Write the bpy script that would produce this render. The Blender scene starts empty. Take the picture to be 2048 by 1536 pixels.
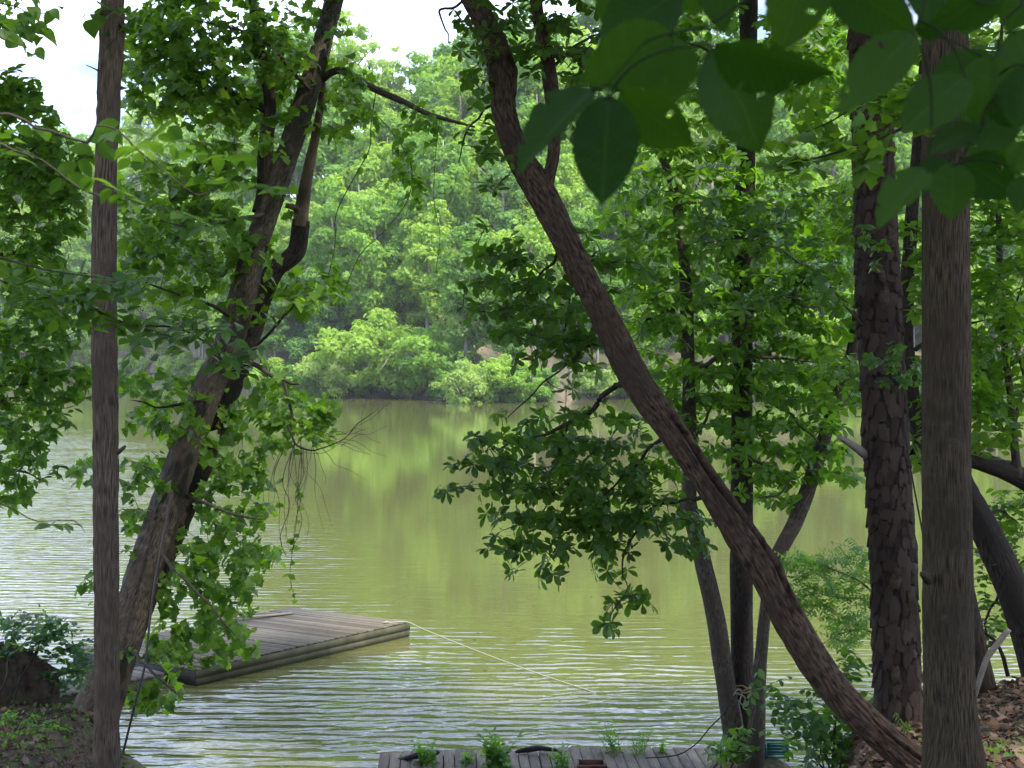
import bpy, math, random
import numpy as np
from mathutils import Matrix, Vector

# ------------------------------------------------------------------ camera, sky, sun, exposure
SC = bpy.context.scene
COL = SC.collection
EYE = 6.0            # metres above the lake
FPX = 2800.0         # focal length in pixels of the 2048 px wide photograph
HOR = 690.0          # horizon row of the photograph

cam_data = bpy.data.cameras.new("camera")
cam = bpy.data.objects.new("camera", cam_data)
COL.objects.link(cam)
cam.location = (0, 0, EYE)
cam.rotation_euler = (math.radians(90), 0, 0)
cam_data.sensor_width = 36.0
cam_data.lens = 36.0 * FPX / 2048.0
cam_data.shift_y = -(768.0 - HOR) / 2048.0
cam_data.clip_start = 0.05
cam_data.clip_end = 6000
cam_data.dof.use_dof = True
cam_data.dof.focus_distance = 17.0
cam_data.dof.aperture_fstop = 9.0
SC.camera = cam

SUN_EL, SUN_AZ = math.radians(55), math.radians(128)   # azimuth clockwise from +Y
world = bpy.data.worlds.new("World")
SC.world = world
world.use_nodes = True
wn, wl = world.node_tree.nodes, world.node_tree.links
wn.clear()
w_out = wn.new("ShaderNodeOutputWorld")
w_bg = wn.new("ShaderNodeBackground")
w_sky = wn.new("ShaderNodeTexSky")
w_sky.sky_type = 'NISHITA'
w_sky.sun_disc = False
w_sky.sun_elevation = SUN_EL
w_sky.sun_rotation = SUN_AZ
w_sky.dust_density = 0.3
w_bg.inputs["Strength"].default_value = 0.13
# clouds: noise over the sky dome seen as a flat layer
w_tc = wn.new("ShaderNodeTexCoord")
w_sep = wn.new("ShaderNodeSeparateXYZ")
wl.new(w_tc.outputs["Generated"], w_sep.inputs[0])
w_add = wn.new("ShaderNodeMath"); w_add.operation = 'MAXIMUM'; w_add.inputs[1].default_value = 0.0
wl.new(w_sep.outputs["Z"], w_add.inputs[0])
w_add2 = wn.new("ShaderNodeMath"); w_add2.operation = 'ADD'; w_add2.inputs[1].default_value = 0.18
wl.new(w_add.outputs[0], w_add2.inputs[0])
w_dx = wn.new("ShaderNodeMath"); w_dx.operation = 'DIVIDE'
w_dy = wn.new("ShaderNodeMath"); w_dy.operation = 'DIVIDE'
wl.new(w_sep.outputs["X"], w_dx.inputs[0]); wl.new(w_add2.outputs[0], w_dx.inputs[1])
wl.new(w_sep.outputs["Y"], w_dy.inputs[0]); wl.new(w_add2.outputs[0], w_dy.inputs[1])
w_comb = wn.new("ShaderNodeCombineXYZ")
wl.new(w_dx.outputs[0], w_comb.inputs[0]); wl.new(w_dy.outputs[0], w_comb.inputs[1])
w_noise = wn.new("ShaderNodeTexNoise")
w_noise.inputs["Scale"].default_value = 1.6
w_noise.inputs["Detail"].default_value = 6
w_noise.inputs["Roughness"].default_value = 0.55
wl.new(w_comb.outputs[0], w_noise.inputs["Vector"])
w_ramp = wn.new("ShaderNodeValToRGB")
w_ramp.color_ramp.elements[0].position = 0.40
w_ramp.color_ramp.elements[1].position = 0.60
wl.new(w_noise.outputs["Fac"], w_ramp.inputs["Fac"])
w_mix = wn.new("ShaderNodeMix"); w_mix.data_type = 'RGBA'
wl.new(w_ramp.outputs["Color"], w_mix.inputs["Factor"])
wl.new(w_sky.outputs["Color"], w_mix.inputs["A"])
w_mix.inputs["B"].default_value = (11.2, 12.8, 18.0, 1)
wl.new(w_mix.outputs["Result"], w_bg.inputs["Color"])
wl.new(w_bg.outputs[0], w_out.inputs[0])

sun_data = bpy.data.lights.new("sun", 'SUN')
sun_data.energy = 4.6
sun_data.angle = math.radians(4)
sun_data.color = (1.0, 0.93, 0.80)
sun = bpy.data.objects.new("sun", sun_data)
COL.objects.link(sun)
sun_dir = Vector((math.sin(SUN_AZ) * math.cos(SUN_EL), math.cos(SUN_AZ) * math.cos(SUN_EL), math.sin(SUN_EL)))
sun.rotation_euler = sun_dir.to_track_quat('Z', 'Y').to_euler()

SC.view_settings.view_transform = 'Standard'
SC.view_settings.look = 'None'
SC.view_settings.gamma = 1
SC.view_settings.use_curve_mapping = False
SC.view_settings.exposure = 0.95
SC.render.engine = 'CYCLES'
SC.cycles.max_bounces = 8
SC.cycles.diffuse_bounces = 4
SC.cycles.transmission_bounces = 4
SC.cycles.transparent_max_bounces = 4
SC.cycles.caustics_reflective = False
SC.cycles.caustics_refractive = False

# ------------------------------------------------------------------ helpers
rng = np.random.default_rng(11)
random.seed(11)


def at(px, py, Y):
    """photo pixel + distance -> world point"""
    return np.array([(px - 1024.0) / FPX * Y, Y, EYE - (py - HOR) / FPX * Y])


def sstep(a, b, x):
    t = np.clip((x - a) / (b - a), 0, 1)
    return t * t * (3 - 2 * t)


_tab = np.random.default_rng(5).random((256, 256))


def vnoise(x, y, px=256):
    """value noise, periodic in x with px cells"""
    x = np.asarray(x, float); y = np.asarray(y, float)
    x0 = np.floor(x).astype(int); y0 = np.floor(y).astype(int)
    fx = x - x0; fy = y - y0
    fx = fx * fx * (3 - 2 * fx); fy = fy * fy * (3 - 2 * fy)
    xa = np.mod(x0, px) % 256; xb = np.mod(x0 + 1, px) % 256
    ya = np.mod(y0, 256); yb = np.mod(y0 + 1, 256)
    return (_tab[xa, ya] * (1 - fx) + _tab[xb, ya] * fx) * (1 - fy) + (_tab[xa, yb] * (1 - fx) + _tab[xb, yb] * fx) * fy


def fnoise(x, y, octs=4):
    v = 0; a = .5
    for i in range(octs):
        v = v + a * vnoise(x * 2 ** i + 17 * i, y * 2 ** i + 31 * i)
        a *= .5
    return v


def norm(a):
    return a / np.maximum(np.linalg.norm(a, axis=-1, keepdims=True), 1e-9)


class MB:
    """collects vertices and faces (arrays of tris / quads), then becomes one mesh"""

    def __init__(s):
        s.v = []; s.f = []; s.n = 0; s.rnd = []; s.uv = []

    def add(s, V, faces, rnd=None, uv=None):
        V = np.asarray(V, float).reshape(-1, 3)
        s.v.append(V)
        s.uv.append(np.zeros((len(V), 2)) if uv is None else np.asarray(uv, float))
        for F in faces:
            F = np.asarray(F, int)
            if len(F):
                s.f.append(F + s.n)
                s.rnd.append(np.zeros(len(F)) if rnd is None else np.resize(np.asarray(rnd, float), len(F)))
        s.n += len(V)

    def mesh(s, name, mats, origin=(0, 0, 0), smooth=False):
        me = bpy.data.meshes.new(name)
        V = np.concatenate(s.v) - np.asarray(origin, float)
        me.vertices.add(len(V))
        me.vertices.foreach_set("co", V.astype(np.float32).ravel())
        lv = np.concatenate([F.ravel() for F in s.f]).astype(np.int32)
        sizes = np.concatenate([np.full(len(F), F.shape[1]) for F in s.f])
        starts = np.concatenate([[0], np.cumsum(sizes)[:-1]]).astype(np.int32)
        me.loops.add(len(lv)); me.loops.foreach_set("vertex_index", lv)
        me.polygons.add(len(sizes)); me.polygons.foreach_set("loop_start", starts)
        me.update(calc_edges=True)
        uvl = me.uv_layers.new(name="UVMap")
        uvl.data.foreach_set("uv", np.concatenate(s.uv)[lv].astype(np.float32).ravel())
        at_ = me.attributes.new("rnd", 'FLOAT', 'FACE')
        at_.data.foreach_set("value", np.concatenate(s.rnd).astype(np.float32))
        if smooth:
            me.polygons.foreach_set("use_smooth", np.ones(len(sizes), bool))
        for m in (mats if isinstance(mats, (list, tuple)) else [mats]):
            me.materials.append(m)
        me.update()
        return me


def link(name, data, parent=None, loc=(0, 0, 0), kind=None, label=None):
    o = bpy.data.objects.new(name, data)
    COL.objects.link(o)
    o.location = loc
    if parent is not None:
        o.parent = parent
    if kind: o["kind"] = kind
    if label: o["label"] = label
    return o


def thing(name, label, cat, loc=(0, 0, 0), group=None, data=None):
    o = link(name, data, None, tuple(float(c) for c in loc))
    o["label"] = label; o["category"] = cat
    if group: o["group"] = group
    return o


def part(name, mb, mat, parent, smooth=False, kind=None, label=None):
    """mesh part: geometry given in world space, parent is an unrotated empty at its base"""
    base = parent.location if parent is not None else (0, 0, 0)
    if parent is not None and parent.parent is not None:
        base = tuple(Vector(base) + parent.parent.location)
    return link(name, mb.mesh(name, mat, base, smooth), parent, (0, 0, 0), kind, label)


def spline(pts, step):
    """Catmull-Rom through rows of pts (any columns), resampled about every step metres"""
    P = np.asarray(pts, float)
    if len(P) < 3:
        P = np.vstack([P[0], (P[0] + P[-1]) / 2, P[-1]])
    Q = np.vstack([2 * P[0] - P[1], P, 2 * P[-1] - P[-2]])
    out = []
    for i in range(1, len(Q) - 2):
        n = max(2, int(np.linalg.norm(Q[i + 1][:3] - Q[i][:3]) / step))
        t = np.linspace(0, 1, n, endpoint=False)[:, None]
        a, b, c, d = Q[i - 1], Q[i], Q[i + 1], Q[i + 2]
        out.append(.5 * ((2 * b) + (-a + c) * t + (2 * a - 5 * b + 4 * c - d) * t ** 2 + (-a + 3 * b - 3 * c + d) * t ** 3))
    out.append(P[-1][None])
    return np.vstack(out)


def tube(mb, pts, radii, seg=8, step=.2, disp=None, rnd=None, raw=False, cap=True):
    """swept tube; theta 0 faces the viewer side (-Y), theta 90 deg is to its right"""
    R = np.column_stack([np.asarray(pts, float), np.asarray(radii, float)])
    S = R if raw else spline(R, step)
    C = S[:, :3]; r = np.maximum(S[:, 3], .0008)
    T = norm(np.gradient(C, axis=0))
    ref = np.tile([0., -1., 0.], (len(C), 1))
    par = np.abs((T * ref).sum(1)) > .9
    ref[par] = [0, 0, 1.]
    e1 = norm(ref - T * (ref * T).sum(1, keepdims=True))
    e2 = np.cross(T, e1)
    th = np.linspace(0, 2 * np.pi, seg, endpoint=False)
    s = np.concatenate([[0], np.cumsum(np.linalg.norm(np.diff(C, axis=0), axis=1))])
    TH, SS = np.meshgrid(th, s)
    RR = np.repeat(r[:, None], seg, 1)
    if disp is not None:
        RR = RR + disp(TH, SS, RR)
    V = C[:, None] + RR[..., None] * (np.cos(TH)[..., None] * e1[:, None] + np.sin(TH)[..., None] * e2[:, None])
    n = len(C)
    i, j = np.meshgrid(np.arange(n - 1), np.arange(seg), indexing='ij')
    a = i * seg + j; b = i * seg + (j + 1) % seg
    F = np.stack([a, b, b + seg, a + seg], -1).reshape(-1, 4)
    uv = np.stack([TH * r[:, None], SS], -1).reshape(-1, 2)
    faces = [F]
    V = V.reshape(-1, 3)
    if cap:
        V = np.vstack([V, C[-1]]); uv = np.vstack([uv, [0, s[-1]]])
        k = (n - 1) * seg; jj = np.arange(seg)
        faces.append(np.stack([k + jj, k + (jj + 1) % seg, np.full(seg, n * seg)], -1))
    mb.add(V, faces, rnd, uv)
    return C


def px_path(rows):
    """rows of (px, py, Y, width_px) -> points, radii"""
    P = np.array([at(a, b, Y) for a, b, Y, w in rows])
    r = np.array([w * Y / FPX / 2 for a, b, Y, w in rows])
    return P, r


# ------------------------------------------------------------------ materials
def new_mat(name):
    m = bpy.data.materials.new(name); m.use_nodes = True
    n, l = m.node_tree.nodes, m.node_tree.links
    n.clear()
    out = n.new("ShaderNodeOutputMaterial")
    return m, n, l, out


def leaf_mat(name, cols, trans, tfac=.45, rough=.42, spec=.4, fobj=.4, fatt=.6, veins=False):
    """two-sided leaf: coloured diffuse with a gloss, plus light coming through; colour differs leaf by leaf"""
    m, n, l, out = new_mat(name)
    a = n.new("ShaderNodeAttribute"); a.attribute_name = "rnd"
    oi = n.new("ShaderNodeObjectInfo")
    m1 = n.new("ShaderNodeMath"); m1.operation = 'MULTIPLY'; m1.inputs[1].default_value = fatt
    m2 = n.new("ShaderNodeMath"); m2.operation = 'MULTIPLY_ADD'; m2.inputs[1].default_value = fobj
    l.new(a.outputs["Fac"], m1.inputs[0]); l.new(oi.outputs["Random"], m2.inputs[0]); l.new(m1.outputs[0], m2.inputs[2])
    ramp = n.new("ShaderNodeValToRGB")
    while len(ramp.color_ramp.elements) < len(cols): ramp.color_ramp.elements.new(.5)
    for k, c in enumerate(cols):
        ramp.color_ramp.elements[k].position = k / (len(cols) - 1)
        ramp.color_ramp.elements[k].color = (*c, 1)
    l.new(m2.outputs[0], ramp.inputs["Fac"])
    p = n.new("ShaderNodeBsdfPrincipled")
    p.inputs["Roughness"].default_value = rough
    p.inputs["Specular IOR Level"].default_value = spec
    col = ramp.outputs["Color"]
    t = n.new("ShaderNodeBsdfTranslucent")
    tm = n.new("ShaderNodeMix"); tm.data_type = 'RGBA'; tm.blend_type = 'MULTIPLY'
    tm.inputs["Factor"].default_value = 1
    l.new(col, tm.inputs["A"]); tm.inputs["B"].default_value = (*trans, 1)
    l.new(tm.outputs["Result"], t.inputs["Color"])
    if veins:
        uv = n.new("ShaderNodeUVMap"); uv.uv_map = "UVMap"
        sx = n.new("ShaderNodeSeparateXYZ"); l.new(uv.outputs[0], sx.inputs[0])
        ab = n.new("ShaderNodeMath"); ab.operation = 'ABSOLUTE'; l.new(sx.outputs["Y"], ab.inputs[0])
        sb = n.new("ShaderNodeMath"); sb.operation = 'MULTIPLY_ADD'; sb.inputs[1].default_value = -.9
        l.new(ab.outputs[0], sb.inputs[0]); l.new(sx.outputs["X"], sb.inputs[2])
        ml = n.new("ShaderNodeMath"); ml.operation = 'MULTIPLY'; ml.inputs[1].default_value = 72
        l.new(sb.outputs[0], ml.inputs[0])
        sn = n.new("ShaderNodeMath"); sn.operation = 'SINE'; l.new(ml.outputs[0], sn.inputs[0])
        mr = n.new("ShaderNodeMapRange"); mr.inputs["From Min"].default_value = .86; mr.inputs["From Max"].default_value = 1
        l.new(sn.outputs[0], mr.inputs["Value"])
        mid = n.new("ShaderNodeMapRange"); mid.inputs["From Min"].default_value = .022; mid.inputs["From Max"].default_value = .008
        l.new(ab.outputs[0], mid.inputs["Value"])
        mx = n.new("ShaderNodeMath"); mx.operation = 'MAXIMUM'
        l.new(mr.outputs[0], mx.inputs[0]); l.new(mid.outputs[0], mx.inputs[1])
        vm = n.new("ShaderNodeMix"); vm.data_type = 'RGBA'
        sc_ = n.new("ShaderNodeMath"); sc_.operation = 'MULTIPLY'; sc_.inputs[1].default_value = .5
        l.new(mx.outputs[0], sc_.inputs[0]); l.new(sc_.outputs[0], vm.inputs["Factor"])
        l.new(col, vm.inputs["A"]); vm.inputs["B"].default_value = (cols[-1][0] * 1.6, cols[-1][1] * 1.5, cols[-1][2] * 1.5, 1)
        col = vm.outputs["Result"]
        bp = n.new("ShaderNodeBump"); bp.inputs["Strength"].default_value = .35; bp.inputs["Distance"].default_value = .002
        bp.invert = True
        l.new(mx.outputs[0], bp.inputs["Height"]); l.new(bp.outputs[0], p.inputs["Normal"])
    l.new(col, p.inputs["Base Color"])
    mixs = n.new("ShaderNodeMixShader"); mixs.inputs[0].default_value = tfac
    l.new(p.outputs[0], mixs.inputs[1]); l.new(t.outputs[0], mixs.inputs[2])
    l.new(mixs.outputs[0], out.inputs[0])
    return m


def bark_mat(name, c1, c2, c3=None, sx=60, sy=8, bump=.5, dist=.006, lichen=None, rough=.9, coords='UV'):
    m, n, l, out = new_mat(name)
    tc = n.new("ShaderNodeTexCoord")
    mp = n.new("ShaderNodeMapping"); mp.inputs["Scale"].default_value = (sx, sy, sx)
    l.new(tc.outputs[coords], mp.inputs[0])
    nz = n.new("ShaderNodeTexNoise"); nz.inputs["Scale"].default_value = 1; nz.inputs["Detail"].default_value = 5
    l.new(mp.outputs[0], nz.inputs["Vector"])
    r = n.new("ShaderNodeValToRGB")
    r.color_ramp.elements[0].position = .37; r.color_ramp.elements[0].color = (*c1, 1)
    r.color_ramp.elements[1].position = .63; r.color_ramp.elements[1].color = (*c2, 1)
    l.new(nz.outputs["Fac"], r.inputs["Fac"])
    col = r.outputs["Color"]
    if c3 is not None:
        n2 = n.new("ShaderNodeTexNoise"); n2.inputs["Scale"].default_value = 2.2; n2.inputs["Detail"].default_value = 3
        l.new(tc.outputs["Object"], n2.inputs["Vector"])
        r2 = n.new("ShaderNodeValToRGB"); r2.color_ramp.elements[0].position = .42; r2.color_ramp.elements[1].position = .66
        l.new(n2.outputs["Fac"], r2.inputs["Fac"])
        mx = n.new("ShaderNodeMix"); mx.data_type = 'RGBA'
        l.new(r2.outputs["Color"], mx.inputs["Factor"]); l.new(col, mx.inputs["A"]); mx.inputs["B"].default_value = (*c3, 1)
        col = mx.outputs["Result"]
    if lichen is not None:
        n3 = n.new("ShaderNodeTexNoise"); n3.inputs["Scale"].default_value = 9; n3.inputs["Detail"].default_value = 6; n3.inputs["Roughness"].default_value = .7
        l.new(tc.outputs["Object"], n3.inputs["Vector"])
        r3 = n.new("ShaderNodeValToRGB"); r3.color_ramp.elements[0].position = .57; r3.color_ramp.elements[1].position = .72
        l.new(n3.outputs["Fac"], r3.inputs["Fac"])
        mx3 = n.new("ShaderNodeMix"); mx3.data_type = 'RGBA'
        l.new(r3.outputs["Color"], mx3.inputs["Factor"]); l.new(col, mx3.inputs["A"]); mx3.inputs["B"].default_value = (*lichen, 1)
        col = mx3.outputs["Result"]
    p = n.new("ShaderNodeBsdfPrincipled"); p.inputs["Roughness"].default_value = rough
    p.inputs["Specular IOR Level"].default_value = .2
    l.new(col, p.inputs["Base Color"])
    b = n.new("ShaderNodeBump"); b.inputs["Strength"].default_value = bump; b.inputs["Distance"].default_value = dist
    l.new(nz.outputs["Fac"], b.inputs["Height"]); l.new(b.outputs[0], p.inputs["Normal"])
    l.new(p.outputs[0], out.inputs[0])
    return m


def plain_mat(name, c1, c2, scale=12, rough=.8, bump=.3, stretch=(1, 1, 1), spec=.3, detail=5, vary=.35):
    m, n, l, out = new_mat(name)
    tc = n.new("ShaderNodeTexCoord")
    mp = n.new("ShaderNodeMapping"); mp.inputs["Scale"].default_value = stretch
    l.new(tc.outputs["Object"], mp.inputs[0])
    nz = n.new("ShaderNodeTexNoise"); nz.inputs["Scale"].default_value = scale; nz.inputs["Detail"].default_value = detail
    l.new(mp.outputs[0], nz.inputs["Vector"])
    oi = n.new("ShaderNodeObjectInfo")
    ad = n.new("ShaderNodeMath"); ad.operation = 'MULTIPLY_ADD'; ad.inputs[1].default_value = vary
    l.new(oi.outputs["Random"], ad.inputs[0]); l.new(nz.outputs["Fac"], ad.inputs[2])
    r = n.new("ShaderNodeValToRGB")
    r.color_ramp.elements[0].position = .4; r.color_ramp.elements[0].color = (*c1, 1)
    r.color_ramp.elements[1].position = .9; r.color_ramp.elements[1].color = (*c2, 1)
    l.new(ad.outputs[0], r.inputs["Fac"])
    p = n.new("ShaderNodeBsdfPrincipled"); p.inputs["Roughness"].default_value = rough
    p.inputs["Specular IOR Level"].default_value = spec
    l.new(r.outputs["Color"], p.inputs["Base Color"])
    b = n.new("ShaderNodeBump"); b.inputs["Strength"].default_value = bump; b.inputs["Distance"].default_value = .01
    l.new(nz.outputs["Fac"], b.inputs["Height"]); l.new(b.outputs[0], p.inputs["Normal"])
    l.new(p.outputs[0], out.inputs[0])
    return m


TR = (2.3, 2.3, .55)
M_LOBED = leaf_mat("lobed_leaf", [(.055, .12, .022), (.085, .175, .027), (.125, .225, .036)], TR, .56)
M_WHORL = leaf_mat("whorled_leaf", [(.045, .105, .02), (.07, .155, .024), (.105, .205, .03)], TR, .54, .38, .45)
M_WHORL2 = leaf_mat("bright_leaf", [(.055, .13, .022), (.085, .185, .025), (.125, .235, .036)], TR, .58, .4, .4)
M_ELM = leaf_mat("toothed_leaf", [(.042, .105, .026), (.065, .145, .03), (.095, .185, .036)], TR, .5, .36, .5)
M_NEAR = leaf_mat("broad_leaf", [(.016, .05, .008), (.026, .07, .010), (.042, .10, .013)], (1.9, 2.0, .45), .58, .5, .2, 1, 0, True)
M_EDGE = leaf_mat("dense_leaf", [(.055, .13, .028), (.08, .175, .03), (.115, .22, .038)], TR, .56)
M_FINE = leaf_mat("fine_leaf", [(.10, .21, .075), (.14, .27, .085), (.18, .32, .1)], TR, .55)
M_SHRUB = leaf_mat("shrub_leaf", [(.04, .11, .025), (.065, .155, .03), (.095, .2, .036)], TR, .52)
M_BLUE = leaf_mat("bluish_leaf", [(.045, .115, .055), (.07, .16, .065), (.09, .19, .075)], TR, .45)
M_WEED = leaf_mat("weed_leaf", [(.07, .17, .03), (.1, .22, .035), (.14, .27, .045)], TR, .5)
M_FAR = [
    leaf_mat("far_yellow_green", [(.12, .21, .035), (.215, .335, .06), (.30, .415, .09)], TR, .42, .6, .2, .4, .6),
    leaf_mat("far_mid_green", [(.08, .17, .035), (.15, .275, .05), (.23, .36, .07)], TR, .42, .6, .2, .4, .6),
    leaf_mat("far_deep_green", [(.05, .125, .035), (.105, .21, .055), (.165, .285, .07)], TR, .38, .6, .2, .4, .6),
    leaf_mat("far_pale_green", [(.16, .25, .075), (.25, .35, .11), (.33, .42, .15)], TR, .42, .6, .2, .4, .6),
]
M_DEADLEAF = leaf_mat("rust_leaf", [(.12, .05, .025), (.16, .07, .035), (.2, .09, .045)], (1.2, .9, .7), .2)
M_CANOPY = leaf_mat("canopy_leaf", [(.035, .09, .022), (.05, .12, .024), (.07, .15, .03)], TR, .42, .45, .3)

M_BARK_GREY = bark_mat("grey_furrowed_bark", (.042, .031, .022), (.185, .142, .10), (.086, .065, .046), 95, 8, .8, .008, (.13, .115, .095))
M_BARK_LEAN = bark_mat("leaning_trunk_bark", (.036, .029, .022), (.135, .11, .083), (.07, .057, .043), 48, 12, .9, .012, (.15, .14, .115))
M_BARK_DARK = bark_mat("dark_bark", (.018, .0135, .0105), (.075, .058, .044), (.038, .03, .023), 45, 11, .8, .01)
M_BARK_RED = bark_mat("brown_ridged_bark", (.02, .0125, .008), (.125, .082, .052), (.055, .036, .023), 58, 13, 1.0, .012, (.085, .066, .05))
M_BARK_PINE = bark_mat("pine_inner_bark", (.018, .013, .01), (.05, .036, .028), None, 30, 10, .6, .01)
M_PLATE = plain_mat("pine_plate_bark", (.036, .025, .018), (.095, .068, .051), 30, .9, .8, (1, 1, 1.6), .15)
M_BARK_OAK = bark_mat("olive_grey_bark", (.018, .013, .007), (.12, .093, .055), (.05, .038, .022), 150, 8, .9, .007, (.085, .076, .05))
M_BARK_SNAG = bark_mat("snag_wood", (.12, .08, .05), (.3, .21, .14), (.09, .065, .045), 70, 5, .6, .006)
M_TWIG = plain_mat("twig_bark", (.03, .024, .018), (.075, .06, .045), 20, .85, .2)
M_STALK = plain_mat("green_stalk", (.012, .02, .007), (.03, .045, .014), 30, .8, .1, (1, 1, 1), .1)
M_FARBARK = plain_mat("far_trunk_bark", (.12, .105, .09), (.3, .27, .24), 2, .9, .2)

M_DECK = plain_mat("weathered_boards", (.05, .044, .031), (.145, .126, .093), 6, .85, .4, (.6, 9, 9))
M_PIER = plain_mat("pier_boards", (.06, .05, .036), (.165, .14, .105), 7, .85, .5, (9, .7, 9))
M_FASCIA = plain_mat("mossy_fascia", (.035, .036, .018), (.10, .098, .05), 3, .85, .12, (1, 1, 1))
M_FLOAT = plain_mat("dark_float", (.018, .02, .02), (.045, .047, .045), 6, .7, .2)
M_ROPE = plain_mat("pale_rope", (.22, .2, .14), (.42, .39, .29), 60, .8, .3)
M_ROPE_TAN = plain_mat("tan_rope", (.22, .17, .08), (.36, .28, .14), 60, .8, .3)
M_CABLE = plain_mat("dark_cable", (.03, .028, .025), (.06, .055, .05), 30, .6, .2)
M_RUST = plain_mat("rusty_wood", (.06, .028, .018), (.13, .062, .04), 14, .7, .3)
M_TEAL = plain_mat("teal_plastic", (.015, .12, .11), (.03, .19, .17), 10, .4, .05, (1, 1, 1), .5)
M_BLACKWOOD = plain_mat("wet_black_wood", (.012, .011, .01), (.035, .03, .027), 14, .6, .6)
M_ROCK = plain_mat("dark_stump_wood", (.03, .021, .014), (.13, .095, .065), 11, .95, 1.0)
M_STICK = plain_mat("bleached_stick", (.12, .105, .085), (.25, .22, .18), 20, .85, .2)
M_LITTER = leaf_mat("dry_leaf", [(.055, .035, .024), (.12, .07, .042), (.2, .125, .08), (.27, .2, .145)], (1.1, .9, .7), .15, .7, .25, 0, 1)

# ------------------------------------------------------------------ ground, lake, far hillside
def ground_z(X, Y):
    X = np.asarray(X, float); Y = np.asarray(Y, float)
    c = 4.4 - .25 * Y
    r = np.where(Y < 12.6, 4.5 - .138 * Y, 2.76 - (Y - 12.6) * .36) + .3 * np.clip(X - 4.0, 0, 3)
    l = np.where(Y < 14, 4.4 - .19 * Y, np.where(Y < 16.2, 1.74, 1.74 - (Y - 16.2) * .52)) + .12 * np.clip(-X - 5.2, 0, 5)
    wr = sstep(.205, .262, X / np.maximum(Y, 4)); wl = sstep(4.15, 5.1, -X)
    z = c * (1 - wr) * (1 - wl) + r * wr + l * wl
    z = z + (fnoise(X * 1.3 + 40, Y * 1.3 + 40) - .45) * .18 + (fnoise(X * 6 + 9, Y * 6 + 80, 3) - .42) * .05
    z = np.maximum(z, .75 - ((X - 3.1) / 1.1) ** 2 - ((Y - 18.1) / 1.3) ** 2)
    return np.maximum(z, -1.5)


def axis(lo, mid0, mid1, hi, fine, coarse):
    return np.unique(np.round(np.concatenate([np.arange(lo, mid0, coarse), np.arange(mid0, mid1, fine), np.arange(mid1, hi + .01, coarse)]), 4))


gx = axis(-40, -9, 9, 40, .11, 1.0); gy = axis(-25, 4, 21, 26, .11, .8)
GX, GY = np.meshgrid(gx, gy)
GZ = ground_z(GX, GY)
mb = MB()
nx_, ny_ = len(gx), len(gy)
ii, jj = np.meshgrid(np.arange(ny_ - 1), np.arange(nx_ - 1), indexing='ij')
aa = (ii * nx_ + jj).ravel()
mb.add(np.stack([GX, GY, GZ], -1), [np.stack([aa, aa + 1, aa + nx_ + 1, aa + nx_], -1)])

m, n, l, out = new_mat("forest_floor")
tc = n.new("ShaderNodeTexCoord")
n1 = n.new("ShaderNodeTexNoise"); n1.inputs["Scale"].default_value = 14; n1.inputs["Detail"].default_value = 8
n2 = n.new("ShaderNodeTexNoise"); n2.inputs["Scale"].default_value = 1.1; n2.inputs["Detail"].default_value = 4
l.new(tc.outputs["Object"], n1.inputs["Vector"]); l.new(tc.outputs["Object"], n2.inputs["Vector"])
r1 = n.new("ShaderNodeValToRGB")
r1.color_ramp.elements[0].position = .35; r1.color_ramp.elements[0].color = (.05, .034, .022, 1)
r1.color_ramp.elements[1].position = .7; r1.color_ramp.elements[1].color = (.17, .11, .07, 1)
l.new(n1.outputs["Fac"], r1.inputs["Fac"])
r2 = n.new("ShaderNodeValToRGB"); r2.color_ramp.elements[0].position = .52; r2.color_ramp.elements[1].position = .64
l.new(n2.outputs["Fac"], r2.inputs["Fac"])
mx = n.new("ShaderNodeMix"); mx.data_type = 'RGBA'
l.new(r2.outputs["Color"], mx.inputs["Factor"]); l.new(r1.outputs["Color"], mx.inputs["A"]); mx.inputs["B"].default_value = (.06, .085, .025, 1)
p = n.new("ShaderNodeBsdfPrincipled"); p.inputs["Roughness"].default_value = .95
l.new(mx.outputs["Result"], p.inputs["Base Color"])
b = n.new("ShaderNodeBump"); b.inputs["Strength"].default_value = .8; b.inputs["Distance"].default_value = .03
l.new(n1.outputs["Fac"], b.inputs["Height"]); l.new(b.outputs[0], p.inputs["Normal"]); l.new(p.outputs[0], out.inputs[0])
link("ground", mb.mesh("ground", m, smooth=True), kind="structure")

# lake: murky green water, wind ripples in patches
m, n, l, out = new_mat("murky_water")


def math_node(op, a=None, b=None, clamp=False):
    q = n.new("ShaderNodeMath"); q.operation = op; q.use_clamp = clamp
    for k, v in enumerate((a, b)):
        if v is None: continue
        if isinstance(v, (int, float)): q.inputs[k].default_value = v
        else: l.new(v, q.inputs[k])
    return q.outputs[0]


def maprange(v, a, b, c=0, d=1):
    q = n.new("ShaderNodeMapRange"); q.interpolation_type = 'SMOOTHSTEP'
    for k, x in zip(("From Min", "From Max", "To Min", "To Max"), (a, b, c, d)): q.inputs[k].default_value = x
    l.new(v, q.inputs["Value"]); return q.outputs[0]


tc = n.new("ShaderNodeTexCoord")
sx = n.new("ShaderNodeSeparateXYZ"); l.new(tc.outputs["Object"], sx.inputs[0])
X_, Y_ = sx.outputs["X"], sx.outputs["Y"]


def wnoise(scale, stretch, detail=2, rot=0, dist=0):
    mp = n.new("ShaderNodeMapping"); mp.inputs["Scale"].default_value = stretch; mp.inputs["Rotation"].default_value = (0, 0, rot)
    l.new(tc.outputs["Object"], mp.inputs[0])
    z = n.new("ShaderNodeTexNoise"); z.inputs["Scale"].default_value = scale; z.inputs["Detail"].default_value = detail
    z.inputs["Distortion"].default_value = dist
    l.new(mp.outputs[0], z.inputs["Vector"]); return z.outputs["Fac"]


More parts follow.
